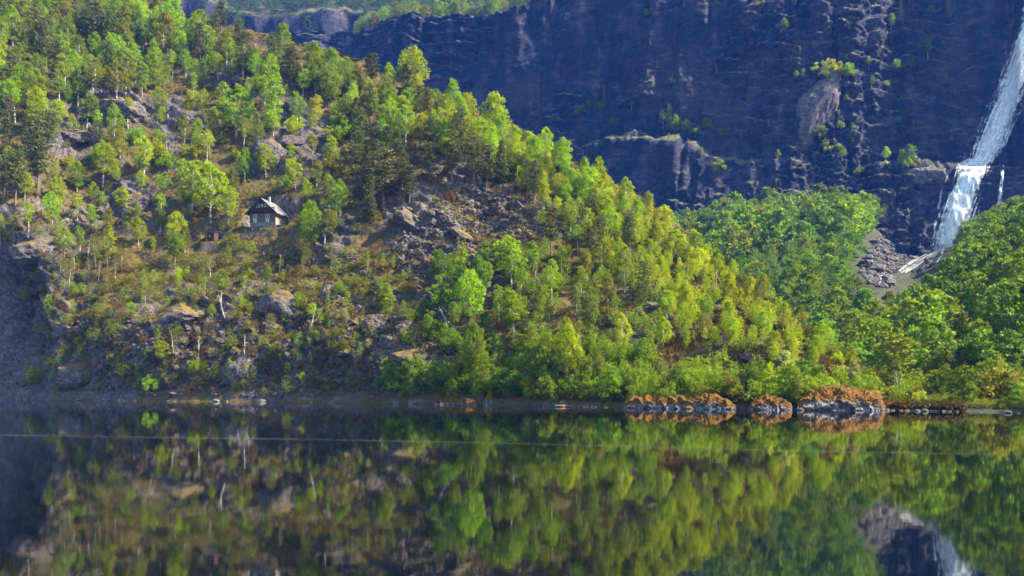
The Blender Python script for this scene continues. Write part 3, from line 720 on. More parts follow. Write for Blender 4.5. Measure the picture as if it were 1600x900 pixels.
infill([(0, 200), (300, 160), (560, 220), (600, 340), (500, 420), (300, 440), (0, 400)], 150, (9, 22), 'bush_thicket', 'low bushes scattered over the middle slope round the cabin', 'olive', 'shrub', .22)
LL = [(40, 400), (600, 410), (690, 480), (620, 618), (40, 615)]
infill(LL, 330, (8, 23), 'bush_thicket', 'low olive bushes clinging to the lower left rocks', 'olive', 'shrub', .2)
infill(LL, 260, (7, 19), 'heather_thicket', 'brown leafless heather and scrub on the lower left rocks', 'brown', 'shrub', .2)
infill(LL, 150, (14, 34), 'sapling_thicket', 'small green saplings dotted over the lower left rocks', 'mid', 'thin_birch', .3)
infill([(590, 300), (760, 250), (850, 300), (840, 470), (690, 480), (590, 430)], 120, (5, 13), 'heather_thicket', 'brown scrub dotted over the bare scree', 'brown', 'shrub', .2)

# beyond the 300 largest birches the rest form one mass
bi = sorted([t for t in TREES if t['name'] == 'birch_tree'], key=lambda t: -t['h'])
VV = []
for t in bi[300:]:
    o = t['o']; TREES.remove(t); L = [(q[0], q[1], q[4]) for q in KIT[t['key']]]
    cr_ = next(c for c in o.children if c.name.startswith('crown')); acc = next(q[2] for q in L if q[1] == cr_.data)
    Mx = np.array(Matrix.LocRotScale(o.location, o.rotation_euler, o.scale)); V = np.concatenate(acc.V)
    VV.append(V @ Mx[:3, :3].T + Mx[:3, 3])
    for c in list(o.children): bpy.data.objects.remove(c)
    bpy.data.objects.remove(o)
if VV:
    V = np.concatenate(VV); o = link('small_birch_wood', mesh_np('small_birch_wood', V, tri_leaves(len(V)), M['leaf'])); tag(o, 'small slender birches scattered thinly between the larger ones', 'wood', kind='stuff'); o.color = (*TINT['bright'], 1)

# right shore bushes on the flat
for k in range(90):
    x = random.uniform(1405, 1660); y0 = float(Ys(x)); Y = y0 + random.uniform(2.0, 22)
    X = (x - 800) / F * Y; p = drop(X, Y, 'valley')
    if p is None or not free(p, 2.2): continue
    PTS.append((p, 2.2)); near = Y - y0 < 7
    key = pick({'shrub': .5, 'alder': .5}) if near else 'alder'
    put_tree(key, (p.x, p.y, p.z - .15), random.uniform(2.2, 4.2) if near else random.uniform(3.2, 5.0), pick({'olive': .45, 'deep': .2, 'cool': .3, 'yellow': .05}), 1.05, name=NAMES[key])

infill_v = []
for k in range(260):
    x = random.uniform(1395, 1680); Y = float(Ys(x)) + random.uniform(1.2, 9); p = drop((x - 800) / F * Y, Y, 'valley')
    if p is None: continue
    _, _, zmax, tr, cr = random.choice(KIT['shrub']); h = random.uniform(.5, 1.3); V = np.concatenate(cr.V).reshape(-1, 4, 3); V = V[RNG.random(len(V)) < .14] * (h / zmax); c0 = V.mean(1, keepdims=True); V = c0 + (V - c0) * 1.8
    infill_v.append(V.reshape(-1, 3) + np.array(p))
V = np.concatenate(infill_v); o = link('waterside_plants', mesh_np('waterside_plants', V, tri_leaves(len(V)), M['leaf'])); tag(o, 'low green plants along the flat right shore', 'plants', kind='stuff'); o.color = (*TINT['olive'], 1)

# valley wood
SC_POLY = [(1362, 446), (1345, 425), (1356, 395), (1385, 352), (1420, 350), (1452, 345), (1488, 345), (1482, 385), (1450, 418), (1425, 432), (1385, 450)]
cand = []
for k in range(14000):
    x = random.uniform(1030, 1760); ys, yc = float(Ys(x)) + 20, float(Yc(x)) - 5
    Y = math.sqrt(random.uniform(ys * ys, yc * yc)); X = (x - 800) / F * Y
    z = float(valley_z(np.array(x), np.array(Y)))
    if z < -1: continue
    py = HOR - F * (z - CH) / Y
    if 1400 < x < 1510 and Y > yc - 12: continue
    sp = 5.3 if (x < 1400 and Y > 240) else 4.1
    P3 = Vector((X, Y, z))
    if not all((q.x - X) ** 2 + (q.y - Y) ** 2 > sp * sp for q, _ in cand): continue
    knoll = x < 1400 and Y > 240
    h = random.uniform(8.0, 15.0) if knoll else random.uniform(4.8, 8.6)
    hp_ = h * F / Y
    if any(inpoly(x + ex, py - q * hp_, SC_POLY) for q in (0, .35, .7, .95) for ex in (-17, 0, 17)): continue
    mid = Vector((X, Y, z + h * 0.9)); dv = mid - CAMP
    hh = BV['hill'].ray_cast(CAMP, dv.normalized(), dv.length)
    if hh[0] is not None: continue
    cand.append((P3, h))
def vtint(x, Y): return pick({'cool': .5, 'mid': .15, 'deep': .35})
cand.sort(key=lambda c: -c[1] / c[0].y)
print('valley trees', len(cand))
def single(key):      # trunk and crown in one mesh for trees too small to show their parts
    out = []
    for tm, cm, zmax, tr, cr in KIT[key]:
        a = Acc()
        for V, Fc in zip(tr.V, tr.F): pass
        V = np.concatenate(tr.V); Fc = np.concatenate(tr.F); a.add(V, Fc, 0)
        a.add(np.concatenate(cr.V), np.concatenate(cr.F), 1)
        out.append((a.mesh(key, [M['bark'], M['leaf']]), zmax))
    return out
VT_ = single('valley_tree')
def put_single(p, h, tint, name='broadleaf_tree', ws=1.0):
    me, zmax = random.choice(VT_); s = h / zmax; o = link(name, me, loc=(p.x, p.y, p.z - 0.3)); ws *= random.uniform(.9, 1.2)
    o.scale = (s * ws, s * ws, s); o.rotation_euler = (0, 0, random.uniform(0, 6.28))
    o.color = tuple(c * random.uniform(.85, 1.15) for c in TINT[tint]) + (1,)
    px, py = proj((p.x, p.y, p.z)); TREES.append(dict(o=o, key='valley_tree', name=name, px=float(px), py=float(py), h=h * F / p.y, tint=tint, cat=None)); return o
CELLS_FAR = []
for p, h in cand[:300]:
    p = drop(p.x, p.y, 'valley') or p
    put_single(p, h, vtint(0, p.y))
def wood(name, items, label, mats):
    VV, FF, MM, n = [], [], [], 0
    for p, h, s_ in items:
        _, _, zmax, tr, cr = KIT['valley_tree'][random.randrange(6)]
        V = np.concatenate(cr.V) * (h / zmax); keep = RNG.random(len(V) // 4) < 0.4
        V = V.reshape(-1, 4, 3)[keep]; c0 = V.mean(1, keepdims=True); V = (c0 + (V - c0) * 1.5).reshape(-1, 3)
        a = random.uniform(0, 6.28); R2 = np.array([[math.cos(a), -math.sin(a), 0], [math.sin(a), math.cos(a), 0], [0, 0, 1]])
        V = V @ R2.T + np.array(p); VV.append(V); FF.append(tri_leaves(len(V)) + n); n += len(V)
    me = mesh_np(name, np.concatenate(VV), np.concatenate(FF), mats); o = link(name, me); tag(o, label, 'wood', kind='stuff'); return o
rest = [((p.x, p.y, p.z - .3), h, 1) for p, h in cand[300:]]
if rest:
    o = wood('valley_wood', rest, 'mass of green broadleaf trees filling the valley slope', M['woodleaf']); o.color = (0.125, 0.185, 0.034, 1)

# trees on the cliff top, on its ledges and on the far slope
for k in range(260):
    x = random.uniform(556, 850); Y = float(Yc(x)) + random.uniform(29, 70); X = (x - 800) / F * Y
    p = drop(X, Y, 'cliff')
    if p is None or not free(p, 4.2): continue
    if HOR - F * (p.z - CH) / Y < -4: continue
    PTS.append((p, 4.2)); put_single(p, random.uniform(6, 11), pick({'cool': .4, 'mid': .3, 'brown': .1, 'olive': .2}), name='cliff_top_tree')
LEDGE = [(1046, 205, 44, 'spruce', 'cool', 1.0), (1056, 208, 30, 'round_tree', 'mid', 1), (1072, 206, 22, 'round_tree', 'mid', 1.1), (1036, 200, 30, 'birch', 'mid', 1), (944, 168, 34, 'spruce', 'olive', .7), (920, 175, 20, 'birch', 'cool', 1), (938, 180, 22, 'birch', 'mid', 1.2),
         (1332, 222, 32, 'spruce', 'mid', .8), (1410, 262, 30, 'round_tree', 'mid', .9), (1424, 258, 34, 'birch', 'cool', 1.2), (1384, 252, 24, 'birch', 'bright', 1.1), (1418, 262, 22, 'shrub', 'lime', 1), (1408, 34, 36, 'spruce', 'olive', .7), (1482, 28, 34, 'spruce', 'olive', .8),
         (1450, 92, 34, 'birch', 'cool', .8), (1392, 50, 30, 'birch', 'cool', .8), (1358, 108, 22, 'birch', 'mid', 1.2), (1246, 205, 16, 'birch', 'mid', 1), (1300, 240, 22, 'shrub', 'olive', 1.4), (1316, 250, 24, 'birch', 'cool', 1), (1104, 200, 16, 'shrub', 'cool', 1.2), (1130, 215, 18, 'shrub', 'olive', 1.2),
         (960, 196, 16, 'shrub', 'olive', 1.3), (905, 180, 18, 'shrub', 'mid', 1.3), (1215, 250, 18, 'birch', 'olive', 1)]
for l in LEDGE: hero(l[0], l[1], l[2], l[3], l[4], l[5], which='cliff', name='ledge_' + ('spruce' if l[3] == 'spruce' else 'shrub' if l[3] == 'shrub' else 'tree'))
# more growth wherever the cliff has a ledge
cnt = 0
for k in range(2500):
    x, y = random.uniform(860, 1500), random.uniform(5, 300)
    if cnt >= 46: break
    p, n = hit(x, y, 'cliff')
    if p is None or abs(n.z) < 0.5 or not free(p, 3.0): continue
    PTS.append((p, 3.0)); cnt += 1; key = pick({'shrub': .5, 'birch': .3, 'spruce': .2})
    put_tree(key, (p.x, p.y - .3, p.z - .2), random.uniform(8, 20) * p.y / F, pick({'olive': .35, 'cool': .3, 'mid': .35}), 1.0, name='ledge_' + ('spruce' if key == 'spruce' else 'shrub' if key == 'shrub' else 'tree'))
items = []
for k in range(2500):
    x = random.uniform(300, 900); Y = random.uniform(486, 640); X = (x - 800) / F * Y
    p = drop(X, Y, 'far')
    if p is None: continue
    py = HOR - F * (p.z - CH) / Y
    if py < -8 or py > 60: continue
    if any((q[0][0] - X) ** 2 + (q[0][1] - Y) ** 2 < 25 for q in items): continue
    items.append(((p.x, p.y, p.z), random.uniform(8, 12), 1))
if items:
    o = wood('far_wood', items, 'hazy blue green wood on the far mountainside above the saddle', M['woodleaf']); o.color = (0.06, 0.11, 0.035, 1)

# cliff pillar and bench rocks
o = rockat(1284, 158, 50, 112, 14, 'tilted block of pale rock leaning on the dark cliff', 'cliff', 0.7, 'screerock', 'rock_pillar', 4, 12, sink=0.2)
for x, y, hp, t in ((1272, 112, 16, 'yellow'), (1292, 112, 22, 'yellow'), (1306, 116, 22, 'olive'), (1322, 116, 20, 'mid'), (1284, 118, 14, 'yellow')):
    p, n = hit(x, y + 4, 'cliff')
    if p: put_tree('shrub', (p.x, p.y - 2.2, p.z), hp * p.y / F, t, 1.0, name='ledge_shrub')
rockat(1448, 272, 52, 34, 4, 'brown rock shelf left of the waterfall lip', 'cliff', 0.8, 'screerock', 'rock_shelf', 4, 14)

# ------------------------------------------------------------------ shore stones
STONE_N = [0]
def shore_stone(px, wpx, hpx, label, group=None, dY=0.0, name='shore_stone', dz=0.0, kitm=None):
    Y = float(Ys(px)) + dY; s = Y / F; X = (px - 800) / F * Y
    me = (kitm or BOULDERS)[STONE_N[0] % 7]; STONE_N[0] += 1
    return put_rock(me, (X, Y, 0.12 * hpx * s + dz), (wpx * s * .56, wpx * s * .45, hpx * s * .75), random.uniform(-.5, .5), name, label, 'rock', group)
def big_shore_rock(px0, px1, hts, label, seed):
    n = 140; m = 34; xs = np.linspace(px0, px1, n); Yb = Ys(xs) - 1.5; s = Yb / F
    hp = np.interp(xs, *zip(*hts)) * s * 1.12
    rows = []
    for j in range(m):
        f = j / (m - 1)
        if f < .62: yy = Yb - .3 + .9 * (f / .62) ** 2 * np.clip(hp, .3, 1.5); zz = (hp + .2) * (f / .62) ** .9 - .2
        else: yy = Yb - .3 + .9 * np.clip(hp, .3, 1.5) + (f - .62) / .38 * 2.6; zz = hp * (1 + .10 * math.sin((f - .62) / .38 * 2.6))
        rows.append(np.stack([(xs - 800) / F * yy, yy, zz], 1))
    Pq = np.stack(rows, 1); nn = grid_normals(Pq); nn *= np.where(nn[..., 2:3] < -0.2, -1, 1)
    nn = np.where(nn[..., 1:2] > 0.5, -nn, nn)
    Pq = Pq + nn * (0.40 * fbm(Pq, (0.9, 0.9, 1.5), 4, 0.5, True, seed) + 0.14 * fbm(Pq, 4.0, 3, 0.6, off=seed))[..., None] * sstep(0, .1, np.minimum(xs - px0, px1 - xs) / (px1 - px0))[:, None, None]
    o = link('mossy_shore_rock', mesh_np('mossy_shore_rock', Pq.reshape(-1, 3), grid_faces(n, m), M['bank'], attrs={'moss': np.clip((Pq[..., 2] / np.maximum(hp[:, None], .25) + .0) * 1.1, 0, 1.2).ravel()})); tag(o, label, 'rock'); return o
big_shore_rock(1246, 1384, [(1246, 10), (1262, 26), (1300, 30), (1340, 26), (1370, 20), (1384, 5)], 'long rock capped with orange moss at the right shore', 4)
big_shore_rock(1170, 1238, [(1170, 4), (1195, 16), (1220, 14), (1238, 5)], 'low rock with orange moss left of the long mossy rock', 9)
big_shore_rock(972, 1150, [(972, 4), (985, 14), (1040, 13), (1080, 17), (1115, 18), (1150, 5)], 'low mossy bank of pale stones at the waterline below the round lime green tree', 15)
big_shore_rock(676, 746, [(676, 3), (700, 7), (730, 6), (746, 3)], 'flat pale rock slab at the waterline left of the orange boulder', 22)
b = shore_stone(764, 22, 26, 'upright boulder with orange moss standing alone at the waterline', dY=0.3)
strips = [(985, 1165, 'pale stones lining the mossy bank', 26), (1180, 1250, 'pale stones under the low mossy rock', 10), (1250, 1390, 'pale stones at the foot of the long mossy rock', 18), (1390, 1610, 'pebbly stones along the flat right shore', 38),
          (805, 970, 'grey stones under the alders along the shore', 20), (480, 680, 'stones at the waterline right of the rocky shore', 18), (20, 480, 'grey rocks at the foot of the left shore', 24)]
ORD = ['leftmost', 'second from left', 'third from left', 'fourth from left', 'fifth from left', 'sixth from left', 'seventh from left', 'eighth from left', 'ninth from left', 'tenth from left', 'eleventh from left', 'twelfth from left', 'thirteenth from left', 'fourteenth from left', 'fifteenth from left', 'sixteenth from left', 'seventeenth from left', 'eighteenth from left', 'nineteenth from left', 'twentieth from left']
ORD += ['twenty-%s from left' % t for t in ('first', 'second', 'third', 'fourth', 'fifth', 'sixth', 'seventh', 'eighth', 'ninth')] + ['thirtieth from left'] + ['thirty-%s from left' % t for t in ('first', 'second', 'third', 'fourth', 'fifth', 'sixth', 'seventh', 'eighth', 'ninth')]
for a, b_, g, n in strips:
    xs_ = sorted(a + (b_ - a) * random.random() for _ in range(int(n * .6)))
    for k, x in enumerate(xs_):
        w_ = 4 + 14 * random.random() ** 2
        shore_stone(x, w_, w_ * random.uniform(.3, .6), '%s of the %s' % (ORD[k], g), g, random.uniform(-2.0, -1.0) if a > 800 else random.uniform(-.9, 0), kitm=PALE if k % 4 else BOULDERS)

# ------------------------------------------------------------------ scree under the waterfall
k = 0; items = []
for _ in range(2600):
    x, y = random.uniform(1330, 1485), random.uniform(345, 470)
    if not inpoly(x, y, SC_POLY): continue
    if abs(x - np.interp(y, [380, 390, 404, 412, 420, 428], [1472, 1466, 1445, 1434, 1421, 1410])) < 13 and y > 378: continue
    p, n = hit(x, y, 'valley')
    if p is None: continue
    items.append((p.copy(), random.uniform(0.3, 0.95) * (1.7 if random.random() < .05 else 1)))
items.sort(key=lambda t: -t[1]); big = items[:30]; small = items[30:1500]
big.sort(key=lambda t: 800 + F * t[0].x / t[0].y)
for i, (p, r) in enumerate(big):
    put_rock(SCREE[i % 6], (p.x, p.y, p.z + .3 * r), (r * 1.2, r, r), random.uniform(0, 6), 'scree_boulder', 'large dark boulder in the rock fan under the waterfall, ' + ORD[i], 'rock', 'large boulders of the rock fan')
VV, FF, n_ = [], [], 0
sm = [make_rock(300 + q, 9, 1, 0.1) for q in range(8)]
for p, r in small:
    V, Fc = random.choice(sm); a = random.uniform(0, 6.28); R2 = np.array(Euler((random.uniform(-.6, .6), random.uniform(-.6, .6), a)).to_matrix())
    VV.append((V * r) @ R2.T + np.array(p)); FF.append(Fc + n_); n_ += len(V)
tag(link('scree', mesh_np('scree', np.concatenate(VV), np.concatenate(FF), M['screerock'])), 'fan of small dark stones at the foot of the waterfall', 'scree', kind='stuff')
# talus on the hillside
VV, FF, n_ = [], [], 0
TAL = [[(600, 400), (640, 340), (700, 300), (760, 270), (830, 300), (830, 385), (760, 395), (790, 440), (740, 470), (660, 460)], [(400, 380), (540, 380), (600, 450), (540, 520), (400, 520)], [(990, 455), (1090, 500), (1070, 530), (980, 500)], [(560, 490), (700, 480), (720, 560), (600, 590)], [(90, 500), (560, 480), (600, 620), (90, 618)]]
for poly, cnt in zip(TAL, (2600, 700, 250, 500, 1300)):
    xs = [q[0] for q in poly]; ys = [q[1] for q in poly]
    for _ in range(cnt):
        x, y = random.uniform(min(xs), max(xs)), random.uniform(min(ys), max(ys))
        if not inpoly(x, y, poly): continue
        p, n = hit(x, y)
        if p is None: continue
        V, Fc = random.choice(sm); r = random.uniform(.12, .42) * (2 if random.random() < .05 else 1); R2 = np.array(Euler((random.uniform(-.6, .6), random.uniform(-.6, .6), random.uniform(0, 6))).to_matrix())
        VV.append((V * r) @ R2.T + np.array(p)); FF.append(Fc + n_); n_ += len(V)
tag(link('talus', mesh_np('talus', np.concatenate(VV), np.concatenate(FF), M['rock'])), 'loose grey purple talus stones strewn over the bare slope', 'talus', kind='stuff')

# ------------------------------------------------------------------ undergrowth
def heath_mat():
    m, nt = mat('heath_and_grass'); geo = N(nt, 'ShaderNodeNewGeometry')
    n1 = noise(nt, 0.16, 4, 0.6, geo.outputs['Position']); r = geo.outputs['Random Per Island']
    s = math_(nt, 'ADD', n1, math_(nt, 'MULTIPLY', math_(nt, 'SUBTRACT', r, 0.5), 0.28))
    col = ramp(nt, s, [(0.30, (0.035, 0.055, 0.012)), (0.44, (0.085, 0.11, 0.018)), (0.53, (0.13, 0.105, 0.025)), (0.60, (0.21, 0.105, 0.028)), (0.70, (0.10, 0.06, 0.025))])
    d = N(nt, 'ShaderNodeBsdfDiffuse'); t = N(nt, 'ShaderNodeBsdfTranslucent'); mx = N(nt, 'ShaderNodeMixShader', i_0=0.3); o = N(nt, 'ShaderNodeOutputMaterial')
    nt.links.new(col, d.inputs[0]); nt.links.new(col, t.inputs[0]); nt.links.new(d.outputs[0], mx.inputs[1]); nt.links.new(t.outputs[0], mx.inputs[2]); nt.links.new(mx.outputs[0], o.inputs[0]); return m
M['heathstuff'] = heath_mat()
front = (T > 0.01) & (T < 1.02) & (U > -60)
wgt = np.where(front, np.clip(1.05 - rk * 0.95, 0.06, 1) * sstep(-0.25, 0.35, fbm(P2, 0.25, 3, off=66) + 0.15), 0).ravel()
# the fan grid is denser where it is near; weight by cell size
idx = RNG.choice(len(wgt), 52000, p=wgt / wgt.sum())
base = P2.reshape(-1, 3)[idx]
cl = np.repeat(base, 4, 0) + RNG.normal(size=(len(base) * 4, 3)) * np.array([.3, .3, .14]) + np.array([0, 0, .14])
V, Fc = leaves(cl, 0.26, RNG, 0.2, 0.6)
tag(link('undergrowth', mesh_np('undergrowth', V, tri_leaves(len(V)), M['heathstuff'])), 'low heath, grass and bilberry covering the hillside', 'undergrowth', kind='stuff')
#@@PART3

# ------------------------------------------------------------------ waterfall and stream
def fall_material():
    m, nt = mat('falling_water'); uv = N(nt, 'ShaderNodeUVMap')
    mp = N(nt, 'ShaderNodeMapping'); mp.inputs['Scale'].default_value = (26, 2.0, 1); nt.links.new(uv.outputs[0], mp.inputs[0])
    mp2 = N(nt, 'ShaderNodeMapping'); mp2.inputs['Scale'].default_value = (7, 1.3, 1); nt.links.new(uv.outputs[0], mp2.inputs[0])
    n1 = noise(nt, 1.0, 6, 0.65, mp.outputs[0], 0.6); n2 = noise(nt, 1.0, 4, 0.6, mp2.outputs[0], 0.8)
    mp3 = N(nt, 'ShaderNodeMapping'); mp3.inputs['Scale'].default_value = (11, 0.45, 1); nt.links.new(uv.outputs[0], mp3.inputs[0])
    n3 = noise(nt, 1.0, 4, 0.65, mp3.outputs[0], 0.5)
    at = N(nt, 'ShaderNodeAttribute', attribute_name='body')
    s = math_(nt, 'ADD', math_(nt, 'MULTIPLY', n1, 0.6), math_(nt, 'MULTIPLY', n2, 0.5))
    s = math_(nt, 'ADD', s, math_(nt, 'MULTIPLY', at.outputs['Fac'], 0.42))
    s = math_(nt, 'ADD', s, math_(nt, 'MULTIPLY', math_(nt, 'SUBTRACT', n3, 0.5), 0.9))
    geo = N(nt, 'ShaderNodeNewGeometry'); n5 = noise(nt, 0.55, 5, 0.7, geo.outputs['Position'])
    s = math_(nt, 'ADD', s, math_(nt, 'MULTIPLY', math_(nt, 'SUBTRACT', n5, 0.5), 0.8))
    a = ramp(nt, s, [(0.72, (0, 0, 0)), (1.06, (0.95, 0.95, 0.95))])
    b = N(nt, 'ShaderNodeBsdfPrincipled'); o = N(nt, 'ShaderNodeOutputMaterial')
    b.inputs['Base Color'].default_value = (0.82, 0.86, 0.93, 1); b.inputs['Roughness'].default_value = 0.55
    bn = N(nt, 'ShaderNodeBump', i_Strength=0.8, i_Distance=0.6); nt.links.new(n1, bn.inputs['Height']); nt.links.new(bn.outputs[0], b.inputs['Normal'])
    t = N(nt, 'ShaderNodeBsdfTransparent'); mx = N(nt, 'ShaderNodeMixShader')
    nt.links.new(a, mx.inputs[0]); nt.links.new(t.outputs[0], mx.inputs[1]); nt.links.new(b.outputs[0], mx.inputs[2]); nt.links.new(mx.outputs[0], o.inputs[0]); return m
M['fall'] = fall_material()
def water_sheet(name, path, which='cliff', off=1.0, parent=None, density=1.0, nu=26, step=1.6, drape=True, smooth=3, vf=0):
    """path: (row, left column, right column) in the photo; draped on the rock and thickened by ripples"""
    pth = np.array(path, float); nr = max(4, int((pth[-1, 0] - pth[0, 0]) / step)); ys = np.linspace(pth[0, 0], pth[-1, 0], nr)
    l = np.interp(ys, pth[:, 0], pth[:, 1]); r = np.interp(ys, pth[:, 0], pth[:, 2])
    Pq = np.zeros((nr, nu, 3)); body = np.zeros((nr, nu)); uv = np.zeros((nr, nu, 2))
    for i in range(nr):
        dist = []
        for j in range(nu):
            x = l[i] + (r[i] - l[i]) * j / (nu - 1); h = BV[which].ray_cast(CAMP, ray(x, ys[i]))[0]
            dist.append(h.y if h is not None else np.nan)
        dist = np.array(dist)
        if np.isnan(dist).all(): dist[:] = np.nanmean(Pq[i - 1, :, 1]) if i else 312.0
        dist = np.where(np.isnan(dist), np.nanmean(dist), dist)
        dist = np.convolve(np.pad(dist, 3, 'edge'), np.ones(7) / 7, 'valid')
        for j in range(nu):
            x = l[i] + (r[i] - l[i]) * j / (nu - 1); Pq[i, j] = ((x - 800) / F * dist[j], dist[j], CH + (HOR - ys[i]) / F * dist[j])
            e = min(j, nu - 1 - j) / (nu - 1) * 2; body[i, j] = (min(1, e * 1.5) ** 0.9) * density * (min(1, (i + .3) / vf, (nr - 1 - i + .3) / vf) if vf else 1); uv[i, j] = (j / (nu - 1) * (r[i] - l[i]) / 40, i / nr * (pth[-1, 0] - pth[0, 0]) / 40)
    for _ in range(smooth): Pq[1:-1] = (Pq[:-2] + 2 * Pq[1:-1] + Pq[2:]) / 4
    k = (Pq[..., 1:2] - off - 0.5 * fbm(Pq, (0.9, 0.9, 0.15), 3, off=7)[..., None]) / Pq[..., 1:2]
    Pq = np.array(CAMP) + (Pq - np.array(CAMP)) * k
    me = mesh_np(name, Pq.reshape(-1, 3), grid_faces(nr, nu), M['fall'], True, attrs={'body': body.ravel()})
    ul = me.uv_layers.new(name='UVMap'); li = np.zeros(len(me.loops), np.int32); me.loops.foreach_get('vertex_index', li)
    ul.data.foreach_set('uv', uv.reshape(-1, 2)[li].astype(np.float32).ravel())
    return link(name, me, parent)
wf = bpy.data.objects.new('waterfall', None); COL.objects.link(wf)
tag(wf, 'tall white waterfall dropping over the dark cliff at right', 'waterfall')
water_sheet('upper_fall', [(-30, 1596, 1640), (30, 1593, 1628), (47, 1586, 1622), (70, 1580, 1616), (100, 1571, 1612), (150, 1551, 1602), (200, 1529, 1590), (230, 1517, 1574), (254, 1511, 1556)], parent=wf, off=2.4, density=1.05, smooth=25)
water_sheet('upper_fall_core', [(-30, 1600, 1636), (50, 1592, 1618), (100, 1578, 1606), (150, 1558, 1596), (200, 1538, 1580), (252, 1514, 1552)], parent=wf, off=3.2, density=0.95, smooth=25)
water_sheet('lip', [(246, 1506, 1556), (252, 1497, 1556), (258, 1490, 1554), (266, 1487, 1552)], parent=wf, off=2.4, density=1.0, vf=4, step=.8, smooth=8)
water_sheet('lower_fall', [(254, 1492, 1552), (275, 1486, 1546), (300, 1477, 1534), (340, 1466, 1520), (390, 1452, 1500)], parent=wf, off=3.2, density=1.0, smooth=60)
water_sheet('lower_fall_core', [(256, 1500, 1544), (300, 1488, 1526), (340, 1476, 1512), (392, 1458, 1494)], parent=wf, off=4.0, density=0.95, smooth=60)
water_sheet('side_strand', [(254, 1562, 1571), (280, 1561, 1570), (310, 1558, 1568), (332, 1553, 1566)], parent=wf, off=2.0, density=.85, nu=10, vf=5, smooth=20)
water_sheet('side_strand', [(262, 1478, 1486), (300, 1468, 1474), (330, 1462, 1468)], parent=wf, off=1.5, density=.6, nu=10, vf=5, smooth=20)
water_sheet('spray', [(300, 1466, 1546), (340, 1452, 1534), (396, 1440, 1512)], parent=wf, off=4.6, density=.62, smooth=60, vf=8)
water_sheet('spray', [(60, 1574, 1626), (150, 1540, 1610), (250, 1500, 1566)], parent=wf, off=3.8, density=.55, smooth=40, vf=8)
st = bpy.data.objects.new('stream', None); COL.objects.link(st); tag(st, 'white cascading stream tumbling through boulders below the waterfall', 'stream')
water_sheet('cascade', [(380, 1462, 1482), (390, 1458, 1474), (396, 1448, 1466), (404, 1434, 1456), (412, 1424, 1444), (420, 1412, 1430), (426, 1404, 1420)], 'valley', 3.4, st, .62, 20, 0.8)
water_sheet('cascade', [(396, 1440, 1452), (404, 1424, 1440), (414, 1410, 1424), (424, 1398, 1410)], 'valley', 3.2, st, .55, 10, 0.8)
water_sheet('cascade', [(386, 1470, 1478), (398, 1466, 1474), (410, 1458, 1468)], 'valley', 3.4, st, .6, 8, 0.8)
water_sheet('cascade', [(430, 1372, 1380), (446, 1368, 1376)], 'valley', 3.4, st, .5, 8, 0.8)

# ------------------------------------------------------------------ cabin
def box(acc, x0, x1, y0, y1, z0, z1, mi=0):
    V = np.array([(x, y, z) for z in (z0, z1) for y in (y0, y1) for x in (x0, x1)], float)
    acc.add(V, [(0, 2, 3, 1), (4, 5, 7, 6), (0, 1, 5, 4), (2, 6, 7, 3), (0, 4, 6, 2), (1, 3, 7, 5)], mi)
def part(name, parent, fn, m, label=None):
    a = Acc(); fn(a); o = link(name, a.mesh(name, m), parent)
    if label: o['label'] = label
    return o
M['log'] = plain('weathered_log_wall', (0.135, 0.105, 0.094), 0.85, 3.0, 0.45, (1, 1, 6))
M['redwood'] = plain('dark_red_boards', (0.085, 0.038, 0.034), 0.8, 4.0, 0.45, (5, 5, 1))
M['darkwood'] = plain('dark_eaves_wood', (0.04, 0.028, 0.026), 0.8, 3.0, 0.4)
M['palewood'] = plain('sun_tinted_pine_boards', (0.42, 0.27, 0.18), 0.8, 3.0, 0.35, (5, 5, 1))  # sunlight on side wall and terrace is put into this pale colour
M['roof'] = plain('grey_slate_roof', (0.155, 0.148, 0.148), 0.7, 2.0, 0.3)
M['white'] = plain('white_paint', (0.5, 0.49, 0.47), 0.6)
M['panel'] = plain('grey_painted_panel', (0.42, 0.40, 0.42), 0.7)
M['pane'] = plain('window_glass', (0.02, 0.022, 0.03), 0.08, spec=0.6)
M['stone'] = rock_material('foundation_stone', (0.22, 0.22, 0.25), (0.06, 0.06, 0.075), (0.42, 0.42, 0.44), (0.12, 0.11, 0.04), 0.1, 1.5)
M['red'] = plain('red_shed_boards', (0.10, 0.034, 0.024), 0.8, 4.0, 0.35, (5, 5, 1))
M['metal'] = plain('pale_flue', (0.3, 0.3, 0.3), 0.5)
M['black'] = plain('black_cap', (0.02, 0.02, 0.02), 0.6)
cb = bpy.data.objects.new('log_cabin', None); COL.objects.link(cb); cb.location = (CABIN[0], CABIN[1], CABIN[2]); cb.rotation_euler = (0, 0, CABIN_ROT); cb.scale = (.84, .84, .84)
tag(cb, 'small dark log cabin with grey gable roof perched on the hillside', 'cabin')
W, D = 2.75, 5.0
def f_found(a):
    rng = np.random.default_rng(5)
    box(a, -W - .06, W + .06, 0.05, D + .06, -3.0, 1.22)
    z = -1.2
    while z < 1.15:
        hh = rng.uniform(.24, .36); x = -W - .1
        while x < W:
            ww = rng.uniform(.35, .8); box(a, x, min(x + ww - .04, W + .1), rng.uniform(-.08, -.02), .2, z, min(z + hh - .04, 1.2)); x += ww
        y = 0.1
        while y < D:
            ww = rng.uniform(.35, .8); box(a, W - .1, W + rng.uniform(.1, .16), y, min(y + ww - .04, D), z, min(z + hh - .04, 1.2)); y += ww
        z += hh
part('stone_foundation', cb, f_found, M['stone'])
def f_wall(a):
    z = 1.22
    while z < 3.3:
        box(a, -W, W, 0.0, 0.2, z, z + .19); box(a, -W, -W + .2, .2, D, z, z + .19); box(a, -W, W, D - .2, D, z, z + .19); z += .21
    for x in (-W - .14, W - .06): box(a, x, x + .2, -.16, .0, 1.25, 3.3)
part('log_wall', cb, f_wall, M['log'])
